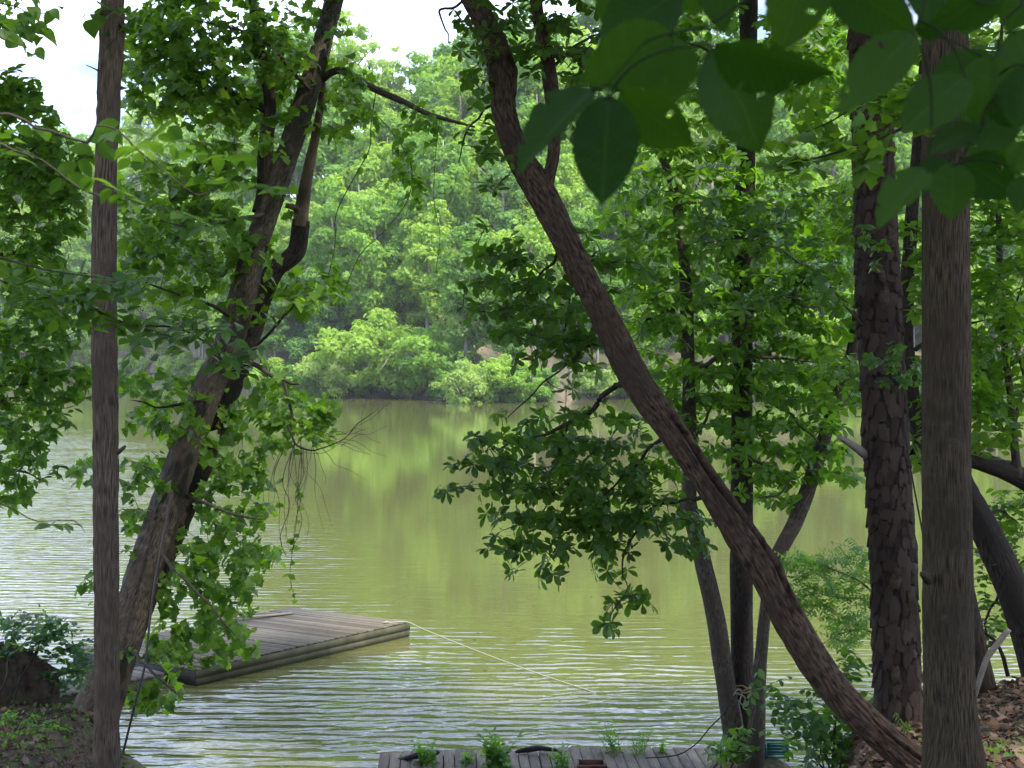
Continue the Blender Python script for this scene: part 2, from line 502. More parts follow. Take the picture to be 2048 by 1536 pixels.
def wave(ky, kx, bend, bscale):
    """one train of ripples running toward the shore, its crests bent by noise"""
    nz = wnoise(1, bscale, 2, .1)
    ph = math_node('MULTIPLY_ADD', Y_, ky); l.new(math_node('MULTIPLY', X_, kx), ph.node.inputs[2])
    q = math_node('MULTIPLY_ADD', nz, bend); l.new(ph, q.node.inputs[2])
    return math_node('SINE', q)


patch = wnoise(1, (.05, .16, 1), 3)
near = maprange(Y_, 33, 21)
ratio = math_node('DIVIDE', X_, Y_)
thr = math_node('MULTIPLY_ADD', Y_, -.0030); thr.node.inputs[2].default_value = .01
dl = math_node('SUBTRACT', thr, ratio)
leftw = maprange(dl, -.04, .08, 0, .9)
wind = math_node('MAXIMUM', near, leftw)
wind = math_node('MULTIPLY', wind, maprange(patch, .35, .62, .45, 1.1))
crest1 = maprange(wnoise(1, (1.15, 1.9, 1), 2, .1), .40, .62, .05, 1.1)
crest2 = maprange(wnoise(1, (1.7, 2.8, 1), 2, -.2), .40, .60, 0, 1)
s1 = math_node('MULTIPLY', wave(15.5, .9, 11, (.32, .6, 1)), crest1)
s2 = math_node('MULTIPLY', wave(24, -2.2, 13, (.5, .9, 1)), crest2)
s3 = wave(7.5, .5, 8, (.2, .35, 1))
fine = wnoise(1, (3.0, 10.0, 1), 2, .05)
h = math_node('MULTIPLY', s1, .0122)
h2 = math_node('MULTIPLY_ADD', s2, .005); l.new(h, h2.node.inputs[2])
h3 = math_node('MULTIPLY_ADD', s3, .0032); l.new(h2, h3.node.inputs[2])
h4 = math_node('MULTIPLY_ADD', fine, .006); l.new(h3, h4.node.inputs[2])
h5 = math_node('MULTIPLY', h4, wind)
calm = math_node('MULTIPLY_ADD', wnoise(1, (.9, 3.0, 1), 3), .0035); l.new(h5, calm.node.inputs[2])
b = n.new("ShaderNodeBump"); b.inputs["Strength"].default_value = 1.0; b.inputs["Distance"].default_value = 1.0
l.new(calm, b.inputs["Height"])
p = n.new("ShaderNodeBsdfPrincipled")
p.inputs["Base Color"].default_value = (.10, .102, .033, 1)
p.inputs["Roughness"].default_value = .035
p.inputs["IOR"].default_value = 1.55
l.new(b.outputs[0], p.inputs["Normal"]); l.new(p.outputs[0], out.inputs[0])
mb = MB()
mb.add([(-900, 8, 0), (900, 8, 0), (900, 900, 0), (-900, 900, 0)], [[[0, 1, 2, 3]]])
link("lake", mb.mesh("lake", m), kind="structure")

# far shore
SH_PX = np.array([-1400, -400, 60, 180, 330, 430, 520, 660, 830, 930, 1040, 1250, 1500, 1750, 2200, 3400])
SH_PY = np.array([756, 751, 750, 751, 757, 771, 786, 792, 795, 806, 802, 797, 803, 800, 792, 780])
SH_Y = EYE * FPX / (SH_PY - HOR)


def shore_Y(px):
    return np.interp(px, SH_PX, SH_Y)


def hill_z(px, t):
    x = np.asarray(px, float); t = np.asarray(t, float)
    left = sstep(560, 350, x)
    rise = .8 * sstep(-1, 2.0, t) + np.where(t < 75, .40 * np.maximum(t, 0), 30 + .10 * (t - 75)) * (1 + .12 * left)
    z = -1.4 * sstep(1, -6, t) + rise
    return z + (fnoise(x * .012 + 30, t * .06 + 50, 4) - .45) * np.clip(t, 0, 20) * .12 + (fnoise(x * .1, t * .5, 3) - .42) * .6 * sstep(-1, 3, t)


def far_point(px, t):
    Y = shore_Y(px) + t
    return np.array([(px - 1024) / FPX * Y, Y, float(hill_z(px, t))])


hp = np.arange(-1400, 3401, 12.0); ht = np.concatenate([np.arange(-8, 12, 1.0), np.arange(12, 90, 4.0), np.arange(90, 500, 40.0)])
HP, HT = np.meshgrid(hp, ht)
HY = shore_Y(HP) + HT
HZ = hill_z(HP, HT)
mb = MB()
nx_, ny_ = len(hp), len(ht)
ii, jj = np.meshgrid(np.arange(ny_ - 1), np.arange(nx_ - 1), indexing='ij')
aa = (ii * nx_ + jj).ravel()
mb.add(np.stack([(HP - 1024) / FPX * HY, HY, HZ], -1), [np.stack([aa, aa + 1, aa + nx_ + 1, aa + nx_], -1)])
m, n, l, out = new_mat("hillside_soil")
tc = n.new("ShaderNodeTexCoord")
n1 = n.new("ShaderNodeTexNoise"); n1.inputs["Scale"].default_value = .35; n1.inputs["Detail"].default_value = 9; n1.inputs["Roughness"].default_value = .65
l.new(tc.outputs["Object"], n1.inputs["Vector"])
r1 = n.new("ShaderNodeValToRGB")
for k, (pos, c) in enumerate([(.4, (.05, .06, .025, 1)), (.54, (.10, .078, .05, 1)), (.72, (.22, .165, .11, 1))]):
    if k > 1: r1.color_ramp.elements.new(pos)
    r1.color_ramp.elements[k].position = pos; r1.color_ramp.elements[k].color = c
l.new(n1.outputs["Fac"], r1.inputs["Fac"])
p = n.new("ShaderNodeBsdfPrincipled"); p.inputs["Roughness"].default_value = .95
l.new(r1.outputs["Color"], p.inputs["Base Color"])
b = n.new("ShaderNodeBump"); b.inputs["Strength"].default_value = .7; b.inputs["Distance"].default_value = .3
l.new(n1.outputs["Fac"], b.inputs["Height"]); l.new(b.outputs[0], p.inputs["Normal"]); l.new(p.outputs[0], out.inputs[0])
link("far_hillside", mb.mesh("far_hillside", m, smooth=True), kind="structure")


# ------------------------------------------------------------------ far wood, tree by tree
def diamonds(C, Nrm, size, asp=.6):
    """pointed leaf-clump faces at C with normals Nrm, slightly folded"""
    N = len(C)
    a = norm(rng.normal(size=(N, 3)))
    X = norm(a - Nrm * (a * Nrm).sum(1, keepdims=True)); Yv = np.cross(Nrm, X)
    s = (size * rng.uniform(.55, 1.6, N))[:, None]
    V = np.stack([C - X * s, C + Yv * s * asp + Nrm * s * .18, C + X * s, C - Yv * s * asp + Nrm * s * .12], 1).reshape(-1, 3)
    F = np.arange(N * 4).reshape(-1, 4)
    return V, F


def crown_mb(mb, centre, rx, rz, nlobes, nleaf, size, flat=.75, skew=0, lobe=(.17, .36)):
    """leaf clumps set in lobes that fill an uneven crown"""
    lob = []
    for k in range(nlobes):
        d = norm(rng.normal(size=3)); q = rng.uniform(.35, .95) ** .6
        c = np.array(centre) + d * q * np.array([rx, rx, rz]) * rng.uniform(.75, 1.08)
        lob.append((c, rng.uniform(*lobe) * rx))
    w = np.array([r ** 2 for c, r in lob]); w /= w.sum()
    idx = rng.choice(nlobes, nleaf, p=w)
    Cc = np.array([c for c, r in lob])[idx]; Rr = np.array([r for c, r in lob])[idx]
    d = rng.normal(size=(nleaf, 3)); d[:, 2] += .45; d = norm(d)
    P = Cc + d * Rr[:, None] * rng.uniform(.5, 1.2, (nleaf, 1)) * np.array([1.1, 1.1, flat])
    Nn = norm(d * .8 + rng.normal(size=(nleaf, 3)) * .45 + np.array([0, 0, .35]))
    V, F = diamonds(P, Nn, size)
    mb.add(V, [F], np.clip((idx * .6180339) % 1 * .4 + rng.random(nleaf) * .6, 0, 1))


def far_tree_proto(kind):
    """returns trunk mesh, crown mesh at real size, base at origin"""
    t = MB(); c = MB()
    if kind == 'tall':
        tube(t, [(0, 0, -1), (.3, .1, 6), (.1, -.2, 12), (.4, 0, 17)], [.28, .22, .16, .05], 7, 1)
        for k in range(6):
            a = rng.uniform(0, 6.28); z = rng.uniform(6, 13)
            tube(t, [(.2, 0, z), (math.cos(a) * 1.5, math.sin(a) * 1.5, z + 1.3), (math.cos(a) * 3.2, math.sin(a) * 3.2, z + 2.2)], [.09, .06, .02], 5, .8)
        crown_mb(c, (0, 0, 10.4), 4.0, 8.4, 84, 9000, .225, .8, lobe=(.13, .3))
    elif kind == 'broad':
        tube(t, [(0, 0, -1), (-.3, .1, 4), (.2, -.2, 9), (0, 0, 13)], [.33, .26, .17, .05], 7, 1)
        for k in range(7):
            a = rng.uniform(0, 6.28); z = rng.uniform(4, 9)
            tube(t, [(0, 0, z), (math.cos(a) * 2, math.sin(a) * 2, z + 1.3), (math.cos(a) * 4.4, math.sin(a) * 4.4, z + 2.0)], [.11, .07, .02], 5, .8)
        crown_mb(c, (0, 0, 7.6), 5.2, 6.4, 90, 10000, .23, .8, lobe=(.12, .27))
    elif kind == 'airy':
        tube(t, [(0, 0, -1), (.2, .1, 6), (-.3, -.2, 13), (.1, 0, 19)], [.24, .19, .13, .04], 7, 1)
        for k in range(12):
            a = rng.uniform(0, 6.28); z = rng.uniform(6, 16)
            tube(t, [(0, 0, z), (math.cos(a) * 1.2, math.sin(a) * 1.2, z + 1.0), (math.cos(a) * 2.8, math.sin(a) * 2.8, z + 2.4)], [.07, .05, .015], 5, .8)
        crown_mb(c, (0, 0, 12), 3.7, 8.0, 70, 6500, .2, .7, lobe=(.13, .28))
    elif kind == 'bush':
        for k in range(6):
            a = rng.uniform(0, 6.28)
            tube(t, [(0, 0, -.5), (math.cos(a) * .6, math.sin(a) * .6, 1.4), (math.cos(a) * 1.8, math.sin(a) * 1.8, 3.2)], [.07, .05, .015], 5, .5)
        crown_mb(c, (0, 0, 2.1), 3.1, 2.5, 46, 5200, .16, .7, lobe=(.12, .28))
    elif kind == 'arching':
        for k in range(8):
            a = rng.uniform(-2.6, -.5)
            tube(t, [(0, 0, -.5), (math.cos(a) * 1.0, math.sin(a) * 1.0, 2.4), (math.cos(a) * 3.4, math.sin(a) * 3.4, 3.0), (math.cos(a) * 5, math.sin(a) * 5, 1.6)], [.1, .08, .05, .015], 5, .5)
        crown_mb(c, (0, -2.0, 2.9), 4.4, 2.9, 56, 7500, .16, .6, lobe=(.1, .24))
    return t.mesh("far_trunk", M_FARBARK, smooth=True), c.mesh("far_crown", M_FAR[0])


PROTO = {}
for kd, nn in (('tall', 3), ('broad', 3), ('airy', 2), ('bush', 3), ('arching', 2)):
    PROTO[kd] = [far_tree_proto(kd) for _ in range(nn)]

HUE = ("yellow-green", "mid-green", "deep green", "pale silvery-green")
SHAPE = {"tall": "tall narrow", "broad": "broad round", "airy": "thin airy", "bush": "mounded", "arching": "arching"}
RANK = ("lowest shore row", "second slope row", "third slope row", "fourth slope row", "fifth slope row", "sixth slope row", "skyline row")
ZONES = ((150, "beyond the bushy tree's boughs"), (330, "seen just past the slim trunk"), (480, "between slim trunk and forked tree"), (650, "behind the forked tree's stems"), (780, "over the driftwood"),
         (960, "above the tip of the point"), (1150, "over the brown bank"), (1330, "behind the leaning trunk's middle"), (1470, "behind the clump's thinnest stem"), (1600, "behind the clump's dark stem"),
         (1740, "between clump and pine"), (1900, "behind the pine"), (9999, "past the straight olive-grey trunk"))


def zone(px):
    return next(z for lim, z in ZONES if px < lim)


def far_tree(kind, px, t, scale, col, label=None, name=None, group=None, zscale=1, mat=None, rot=None, cat=None, rank=0):
    tm, cm = PROTO[kind][rng.integers(len(PROTO[kind]))]
    P = far_point(px, t)
    bush = kind in ('bush', 'arching')
    if bush and t < 4: t -= 1.6; P = far_point(px, t); P[2] = max(P[2], -.1) - .25
    if bush:
        lab = f"{SHAPE[kind]} {HUE[col]} bush on the far shore, {zone(px)}"
        grp = f"{HUE[col]} bushes on the far shore"
    else:
        lab = f"{SHAPE[kind]} {HUE[col]} far tree, {RANK[rank]}, {zone(px)}"
        grp = f"{HUE[col]} trees on the far hillside"
    o = thing(name or ("shore_bush" if bush else "hillside_tree"), label or lab, cat or ("bush" if bush else "tree"), P,
              group or (None if label else grp))
    o.rotation_euler = (0, 0, rng.uniform(0, 6.28) if rot is None else rot)
    o.scale = (scale, scale, scale * zscale)
    link("stems" if bush else "trunk", tm, o)
    c = link("crown", cm, o)
    c.material_slots[0].link = 'OBJECT'
    c.material_slots[0].material = mat or M_FAR[col]
    return o


rows = [(3, 5.2, .72), (11, 5.8, .98), (21, 6.2, 1.2), (32, 6.6, 1.36), (44, 7.2, 1.48), (57, 8, 1.55), (72, 9, 1.6)]
for ri, (t0, sp, sc) in enumerate(rows):
    px = -70.0 + rng.uniform(0, 60)
    while px < 2120:
        Yd = shore_Y(px) + t0
        tt = t0 + rng.uniform(-3, 3)
        c = (.52 * fnoise(px * .006 + 3 * ri, t0 * .05 + 60, 2) / .75 + .48 * rng.random())
        col = 2 if c < .3 else 1 if c < .55 else 0 if c < .8 else 3
        gap = 690 < px < 830 and ri >= 6
        if not (ri == 0 and (1080 < px < 1150 or 640 < px < 960)) and not gap:
            kd = rng.choice(['tall', 'broad', 'airy'], p=[.4, .38, .22])
            far_tree(kd, px, max(tt, 1.5), sc * rng.uniform(.82, 1.15) * (1.18 if px > 880 and ri > 3 else 1.08 if ri > 4 else 1), col, zscale=rng.uniform(.9, 1.12), rank=ri)
        px += sp * rng.uniform(.8, 1.25) * FPX / Yd * (1.35 if px < 420 else 1)
px = -60.0
while px < 2110:
    if not (1090 < px < 1150 or 690 < px < 960):
        far_tree('bush' if rng.random() < .6 else 'arching', px, rng.uniform(.6, 2.5), rng.uniform(.6, 1.0), int(rng.choice([0, 1, 2, 3], p=[.3, .4, .15, .15])), rot=rng.uniform(-.6, .6))
    px += rng.uniform(2.6, 4.8) * FPX / shore_Y(px)
# the point: bushes hanging over the dark bank
far_tree('arching', 690, 1.6, 1.05, 3, "silvery bush west of the dark driftwood, arching low over the water", rot=-.4)
far_tree('arching', 760, 2.6, 1.55, 0, "big yellow-green arching shrub over the dark driftwood on the shore point", rot=0)
far_tree('arching', 850, 3.0, 1.4, 1, "mid-green arching shrub behind the tip of the shore point", rot=.3)
far_tree('bush', 930, .8, 1.0, 3, "pale bright bush dipping into the water at the tip of the point", rot=.2)
far_tree('bush', 900, 3.2, .8, 1, "small mid-green bush tucked behind the bright bush on the point")
far_tree('broad', 940, 9, .62, 3, "pale feathery tree standing tall behind the tip of the point", zscale=1.2)
far_tree('broad', 660, 9, .7, 2, "dark bluish tree behind the silvery bush on the far shore")
far_tree('broad', 800, 12, .78, 0, "yellow-green round tree above the shore point", zscale=1.05)
far_tree('airy', 770, 66, 1.3, 3, "tall pale airy tree on the skyline against the open sky", zscale=1.1)
far_tree('airy', 700, 62, 1.1, 3, "slender pale tree on the skyline beside the leaning trunk", zscale=1.0)
far_tree('bush', 775, 40, 1.0, 1, "rust-brown dead tree crown halfway up the wooded hillside", name="dead_tree", cat="dead tree", mat=M_DEADLEAF, zscale=1.5).location.z += 5.5
for px, t, s in ((1065, 7, .75), (1090, 16, .9)):
    pass

# neighbours that came out alike are told apart by their size
_same = {}
for o in COL.objects:
    if o.name.startswith(("hillside_tree", "shore_bush")) and o.get("group"): _same.setdefault(o["label"], []).append(o)
for lab, os_ in _same.items():
    if len(os_) in (2, 3):
        os_.sort(key=lambda o: -o.scale[2])
        for o, w_ in zip(os_, ("larger", "smaller") if len(os_) == 2 else ("largest", "middle-sized", "smallest")): o["label"] = w_ + " " + lab

far_tree('broad', 590, 9, .8, 2, "deep green rounded tree filling the shore behind the forked tree's lower limb")
far_tree('broad', 535, 7, .7, 1, "mid-green rounded tree low on the shore behind the forked tree's dark stem")
far_tree('bush', 620, 5, 1.1, 2, "deep green thicket set back from the shore left of the silvery bush")

# driftwood and mud edge under the point
mb = MB()
for k in range(26):
    px = rng.uniform(670, 930); P = far_point(px, rng.uniform(-1.8, .3)); P[2] = rng.uniform(.0, .3)
    a = rng.uniform(-.5, .5); Ln = rng.uniform(1.2, 4)
    d = np.array([math.cos(a), math.sin(a) * .5, rng.uniform(-.1, .16)]) * Ln / 2
    tube(mb, [P - d, P + rng.normal(size=3) * .12, P + d], [.05, rng.uniform(.08, .2), .04], 6, .4)
# more low bushes hanging to the waterline either side of the point
for px, k_, c_, s_ in ((600, 'bush', 1, .9), (560, 'arching', 0, .8), (640, 'bush', 0, .8), (725, 'bush', 1, .75), (815, 'bush', 3, .7), (880, 'bush', 2, .6), (985, 'bush', 1, .9), (1020, 'arching', 1, .8)):
    far_tree(k_, px, .8, s_, c_, f"{SHAPE[k_]} {HUE[c_]} bush, waterline, {'beside' if 620 < px < 940 else 'well clear of'} the dark driftwood, {zone(px)}", rot=rng.uniform(-.4, .4))
t_ = thing("driftwood", "dark wet driftwood strewn along the shore point under the bushes", "driftwood", far_point(800, -.5))
t_["kind"] = "stuff"
part("branches", mb, M_BLACKWOOD, t_, True)

# bare pale trunk on the brown bank
for px, t, hgt, lean, lab in ((1066, 6, 9.5, .2, "bare pale grey trunk standing on the brown far bank"),
                              (1139, 1.2, 2.6, .1, "short white stump post at the water's edge on the far shore"),
                              (880, 18, 12, 2.2, "thin pale leaning trunk above the point's shrubs")):
    P = far_point(px, t)
    o = thing("bare_trunk", lab, "tree trunk", P)
    mb = MB(); tube(mb, [P - [0, 0, .6], P + [lean * .4, 0, hgt * .5], P + [lean, .2, hgt]], [.3 if hgt > 3 else .22, .24 if hgt > 3 else .2, .14 if hgt > 3 else .17], 9, .5)
    part("trunk", mb, M_STICK, o, True)
    if hgt > 3:
        mb = MB()
        for k in range(5):
            a = rng.uniform(0, 6.28); z = hgt * rng.uniform(.5, .95)
            q = P + [lean * z / hgt, 0, z]
            tube(mb, [q, q + [math.cos(a) * .8, math.sin(a) * .8, .7], q + [math.cos(a) * 1.5, math.sin(a) * 1.5, 1.9]], [.07, .05, .015], 5, .4)
        part("branches", mb, M_STICK, o, True)

# ------------------------------------------------------------------ leaves
def leaf_template(style, curve=0.0):
    """x runs base to tip (0..1), y across, z up; a folded blade of about a dozen triangles"""
    if style == 'lobed':
        half = [(.0, .02), (.12, .30), (.22, .52), (.34, .36), (.48, .30), (.60, .42), (.72, .24), (1.0, 0)]
    elif style == 'obovate':
        half = [(0, .01), (.18, .06), (.42, .17), (.66, .24), (.84, .19), (1.0, 0)]
    elif style == 'heart':
        half = [(0, .05), (.06, .26), (.25, .40), (.5, .36), (.78, .17), (1.0, 0)]
    elif style == 'narrow':
        half = [(0, .01), (.3, .13), (.6, .12), (1.0, 0)]
    else:  # ovate
        half = [(0, .02), (.15, .18), (.38, .28), (.62, .25), (.84, .11), (1.0, 0)]
    V = []; F = []
    for x, y in half:
        zc = -curve * x * x
        V += [(x, 0, zc), (x, y, zc + .28 * y - curve * y * .4), (x, -y, zc + .28 * y - curve * y * .4)]
    for k in range(len(half) - 1):
        a = 3 * k; b_ = 3 * (k + 1)
        F += [(a, b_, b_ + 1), (a, b_ + 1, a + 1), (a, b_ + 2, b_), (a, a + 2, b_ + 2)]
    return np.array(V, float), np.array(F)


TEMPL = {s: [leaf_template(s, c) for c in (.05, .18, .32)] for s in ('lobed', 'obovate', 'heart', 'narrow', 'ovate')}
_leafmesh = {}


def leaf_mesh(style, k, mat):
    key = (style, k, mat.name)
    if key not in _leafmesh:
        mb = MB(); V, F = TEMPL[style][k]; mb.add(V, [F], .1 + .35 * k)
        _leafmesh[key] = mb.mesh("leaf", mat)
    return _leafmesh[key]


def gen_leaves(arr, C, D, L):
    """leaf base points, directions, normals and lengths for each spray end C with twig direction D"""
    N = len(C); out = []
    up = np.array([0, 0, 1.0])
    if arr == 'whorl':
        A = norm(up * .8 + D * .55 + rng.normal(size=(N, 3)) * .33)
        e1 = norm(np.cross(A, rng.normal(size=(N, 3)))); e2 = np.cross(A, e1)
        for k in range(7):
            ph = k * 2 * np.pi / 7 + rng.uniform(-.3, .3, N)
            d = np.cos(ph)[:, None] * e1 + np.sin(ph)[:, None] * e2 + A * rng.uniform(-.45, .3, (N, 1))
            out.append((C + rng.normal(size=(N, 3)) * L * .05, norm(d), norm(A + rng.normal(size=(N, 3)) * .28), L * rng.uniform(.65, 1.15, N)))
        for k in range(2):
            d = norm(rng.normal(size=(N, 3)) + D * .5)
            out.append((C - D * L * rng.uniform(.5, 1.6, (N, 1)), d, norm(up + rng.normal(size=(N, 3)) * .4), L * rng.uniform(.55, .9, N)))
    elif arr == 'alternate':
        Dh = norm(D * np.array([1, 1, .55]))
        B = norm(np.cross(Dh, up) + rng.normal(size=(N, 3)) * .12)
        Nn = norm(np.cross(B, Dh) + rng.normal(size=(N, 3)) * .15)
        for k in range(9):
            s = 1 if k % 2 else -1
            d = Dh * (.55 if k else 1) + B * s * (.85 if k else 0) - up * rng.uniform(0, .28, (N, 1))
            out.append((C - Dh * L * (.42 * k) * rng.uniform(.9, 1.1, (N, 1)), norm(d + rng.normal(size=(N, 3)) * .12), norm(Nn + rng.normal(size=(N, 3)) * .25), L * rng.uniform(.7, 1.1, N)))
    elif arr == 'droop':
        for k in range(7):
            a = rng.uniform(0, 6.28, N)
            hz = np.stack([np.cos(a), np.sin(a), np.zeros(N)], 1)
            d = norm(hz * .85 + D * .4 - up * rng.uniform(.1, .9, (N, 1)))
            nn = norm(up * .7 + hz * .5 + np.array([0, -.25, 0]) + rng.normal(size=(N, 3)) * .35)
            out.append((C - D * L * (.4 * k) * rng.uniform(.7, 1.2, (N, 1)) + rng.normal(size=(N, 3)) * L * .15, d, nn, L * rng.uniform(.45, 1.2, N)))
    elif arr == 'fine':
        Dh = norm(D * np.array([1, 1, .5]))
        B = norm(np.cross(Dh, up) + rng.normal(size=(N, 3)) * .1)
        Nn = norm(np.cross(B, Dh) + rng.normal(size=(N, 3)) * .12)
        for k in range(15):
            s = 1 if k % 2 else -1
            d = Dh * .6 + B * s * .8 - up * rng.uniform(0, .25, (N, 1))
            out.append((C - Dh * L * (.3 * k), norm(d), norm(Nn + rng.normal(size=(N, 3)) * .2), L * rng.uniform(.75, 1.1, N)))
    return [np.concatenate([o[i] for o in out]) for i in range(4)]


DENSE = 2.2      # how many leaf layers the coverage figures below stand for
PER = {'whorl': 9, 'alternate': 9, 'droop': 7, 'fine': 15}


class Plant:
    def __init__(s, name, label, cat, base, twig_mat=None, group=None):
        s.root = thing(name, label, cat, base, group)
        s.nodes = []; s.twigs = MB(); s.tw = 0; s.twig_mat = twig_mat or M_TWIG
        s.leaves = []

    def stem(s, name, rows, mat, seg=10, step=.12, disp=None, attach=True, world=None, label=None, smooth=True, amin=0):
        P, r = world if world else px_path(rows)
        if name in ('branch', 'bough') and len(P) > 2:
            R_ = spline(np.column_stack([P, r]), np.linalg.norm(P[-1] - P[0]) / 9); q = len(R_)
            R_[1:-1, :3] += rng.normal(size=(q - 2, 3)) * .010 * np.linalg.norm(P[-1] - P[0]) * np.array([1, 1, .9])
            R_[:, 3] *= np.linspace(1, .75, q) * (.9 + .2 * rng.random(q)); R_[-1, 3] *= .35
            P, r = R_[:, :3], R_[:, 3]
        mb = MB(); C = tube(mb, P, r, seg, step, disp)
        if attach: s.nodes.append(C[int(len(C) * amin)::max(1, int(.15 / step))])
        return part(name, mb, mat, s.root, smooth, label=label)

    def foliage(s, blobs, Y, dY, L, style, arr, mat, twig_r=.0045, sag=.1, k=1.0, layers=0):
        cs = []
        for b in blobs:
            cx, cy, rx, ry, cov = b[:5]; Yb = b[5] if len(b) > 5 else Y
            px_leaf = L * FPX / Yb
            a_leaf = px_leaf ** 2 * {'lobed': .55, 'obovate': .28, 'heart': .5, 'narrow': .16, 'ovate': .36}[style] * .55
            nsp = max(1, int(math.pi * rx * ry * cov * k * DENSE / (PER[arr] * a_leaf) + rng.random()))
            ph = rng.uniform(0, 6.283, nsp); q = np.sqrt(rng.random(nsp))
            q = q * (.85 + .3 * rng.random(nsp))
            px = cx + rx * q * np.cos(ph); py = cy + ry * q * np.sin(ph)
            if layers:      # boughs hold their leaves in flat tiers
                k0 = np.round((py - .14 * (px - cx)) / layers + rng.normal(size=nsp) * .12) * layers
                py = k0 + .14 * (px - cx) + rng.normal(size=nsp) * layers * .13
            for x, y in zip(px, py):
                cs.append(at(x, y, Yb + rng.uniform(-dY, dY)))
        C = np.array(cs)
        nodes = np.concatenate(s.nodes)
        d0 = np.array([np.min(np.linalg.norm(nodes - c, axis=1)) for c in C])
        order = np.argsort(d0)
        cap = len(nodes) + 6 * len(C) + 8
        buf = np.empty((cap, 3)); buf[:len(nodes)] = nodes; nn = len(nodes)
        D = np.zeros_like(C)
        for i in order:
            c = C[i]
            dv = buf[:nn] - c
            dd = np.linalg.norm(dv * np.array([1, 1, 1.15]), axis=1)
            kk = int(np.argmin(dd)); P = buf[kk]; Ld = np.linalg.norm(c - P)
            if Ld < 1e-3: D[i] = (0, 0, 1); continue
            side = rng.normal(size=3) * .16 * Ld
            mid = (P + c) / 2 + side + np.array([0, 0, sag * Ld])
            tt = np.linspace(0, 1, 6)[:, None]
            path = (1 - tt) ** 2 * P + 2 * (1 - tt) * tt * mid + tt ** 2 * c
            r = twig_r * min(2.2, .7 + Ld)
            tube(s.twigs, path, np.linspace(r, r * .35, 6), 4, raw=False, step=max(.08, Ld / 6), cap=False); s.tw += 1
            D[i] = (path[-1] - path[-2]) / max(1e-6, np.linalg.norm(path[-1] - path[-2]))
            buf[nn:nn + 5] = path[1:]; nn += 5
        s.nodes = [buf[:nn].copy()]
        p_, d_, n_, l_ = gen_leaves(arr, C, D, L)
        s.leaves.append((style, mat, p_, d_, n_, l_))

    def add_leaves(s, style, mat, p_, d_, n_, l_):
        s.leaves.append((style, mat, np.array(p_, float), np.array(d_, float), np.array(n_, float), np.array(l_, float)))

    def finish(s, single=300, leafname="leaf"):
        if s.tw:
            o = part("twigs", s.twigs, s.twig_mat, s.root, True, kind="stuff")
        if not s.leaves: return s
        # the leaves that show largest become parts, the rest one foliage part per leaf material
        size = np.concatenate([lv[5] / np.maximum(lv[2][:, 1], .3) for lv in s.leaves])
        inside = np.concatenate([(np.abs(lv[2][:, 0] / lv[2][:, 1]) < .36) & ((EYE - lv[2][:, 2]) / lv[2][:, 1] < .295) & ((EYE - lv[2][:, 2]) / lv[2][:, 1] > -.24) for lv in s.leaves])
        rank = np.argsort(-np.where(inside, size * (1 + .25 * rng.random(len(size))), 0))
        pick = np.zeros(len(size), bool); pick[rank[:single]] = True
        pick &= inside
        off = 0; base = np.array(s.root.location)
        for style, mat, p_, d_, n_, l_ in s.leaves:
            N = len(l_); pk = pick[off:off + N]; off += N
            X = norm(d_); Z = norm(n_ - X * (n_ * X).sum(1, keepdims=True)); Yv = np.cross(Z, X)
            var = rng.integers(0, 3, N)
            mb = MB()
            for k in range(3):
                V, F = TEMPL[style][k]
                sel = np.where((var == k) & ~pk)[0]
                if not len(sel): continue
                W = p_[sel][:, None] + l_[sel][:, None, None] * (V[None, :, 0:1] * X[sel][:, None] + V[None, :, 1:2] * Yv[sel][:, None] + V[None, :, 2:3] * Z[sel][:, None])
                FF = (F[None] + (np.arange(len(sel)) * len(V))[:, None, None]).reshape(-1, 3)
                mb.add(W.reshape(-1, 3), [FF], np.repeat(rng.random(len(sel)), len(F)))
            if mb.n: part("foliage", mb, mat, s.root, False, kind="stuff")
            for i in np.where(pk)[0]:
                o = bpy.data.objects.new(leafname, leaf_mesh(style, int(var[i]), mat))
                COL.objects.link(o); o.parent = s.root
                M = Matrix.Identity(4)
                for r in range(3):
                    M[r][0] = X[i][r] * l_[i]; M[r][1] = Yv[i][r] * l_[i]; M[r][2] = Z[i][r] * l_[i]; M[r][3] = p_[i][r] - base[r]
                o.matrix_basis = M
        return s

    def canopy(s, centre, rx, rz, nl, size=.2, mat=None):
        mb = MB(); crown_mb(mb, centre, rx, rz, 46, nl, size, .5, lobe=(.2, .36))
        V = mb.v[0].reshape(-1, 4, 3); q = V.mean(1)      # boughs end above the view, as in the photograph
        seen = (q[:, 1] > .2) & (np.abs(q[:, 0]) < .40 * q[:, 1] + .4) & ((q[:, 2] - EYE) < .265 * q[:, 1] + .3)
        V = V[~seen]; mb.v[0] = V.reshape(-1, 3); mb.f[0] = np.arange(len(V) * 4).reshape(-1, 4); mb.rnd[0] = mb.rnd[0][~seen]; mb.uv[0] = np.zeros((len(V) * 4, 2)); mb.n = len(V) * 4
        return part("crown", mb, mat or M_CANOPY, s.root, kind="stuff")


# ------------------------------------------------------------------ bark relief
def furrow(cw, ch, depth, seed=0, warp=1.0):
    """interlacing vertical ridges: cells cw wide and ch tall"""
    def f(TH, SS, RR):
        R0 = float(np.median(RR)); k = max(5, int(round(2 * np.pi * R0 / cw)))
        u = TH / (2 * np.pi) * k
        wv = warp * (vnoise(TH / (2 * np.pi) * max(3, k // 3), SS / ch * .8 + seed, max(3, k // 3)) - .5) * 2
        v1 = vnoise(u + 0 * wv, SS / ch + seed * 3.7 + wv, k)
        v2 = vnoise(u * 2, SS / ch * 2.3 + seed * 1.3, 2 * k)
        r = 1 - np.abs(2 * v1 - 1)
        return depth * (r * .75 + v2 * .45 - .6) * np.clip(RR / R0, .3, 1.4)
    return f


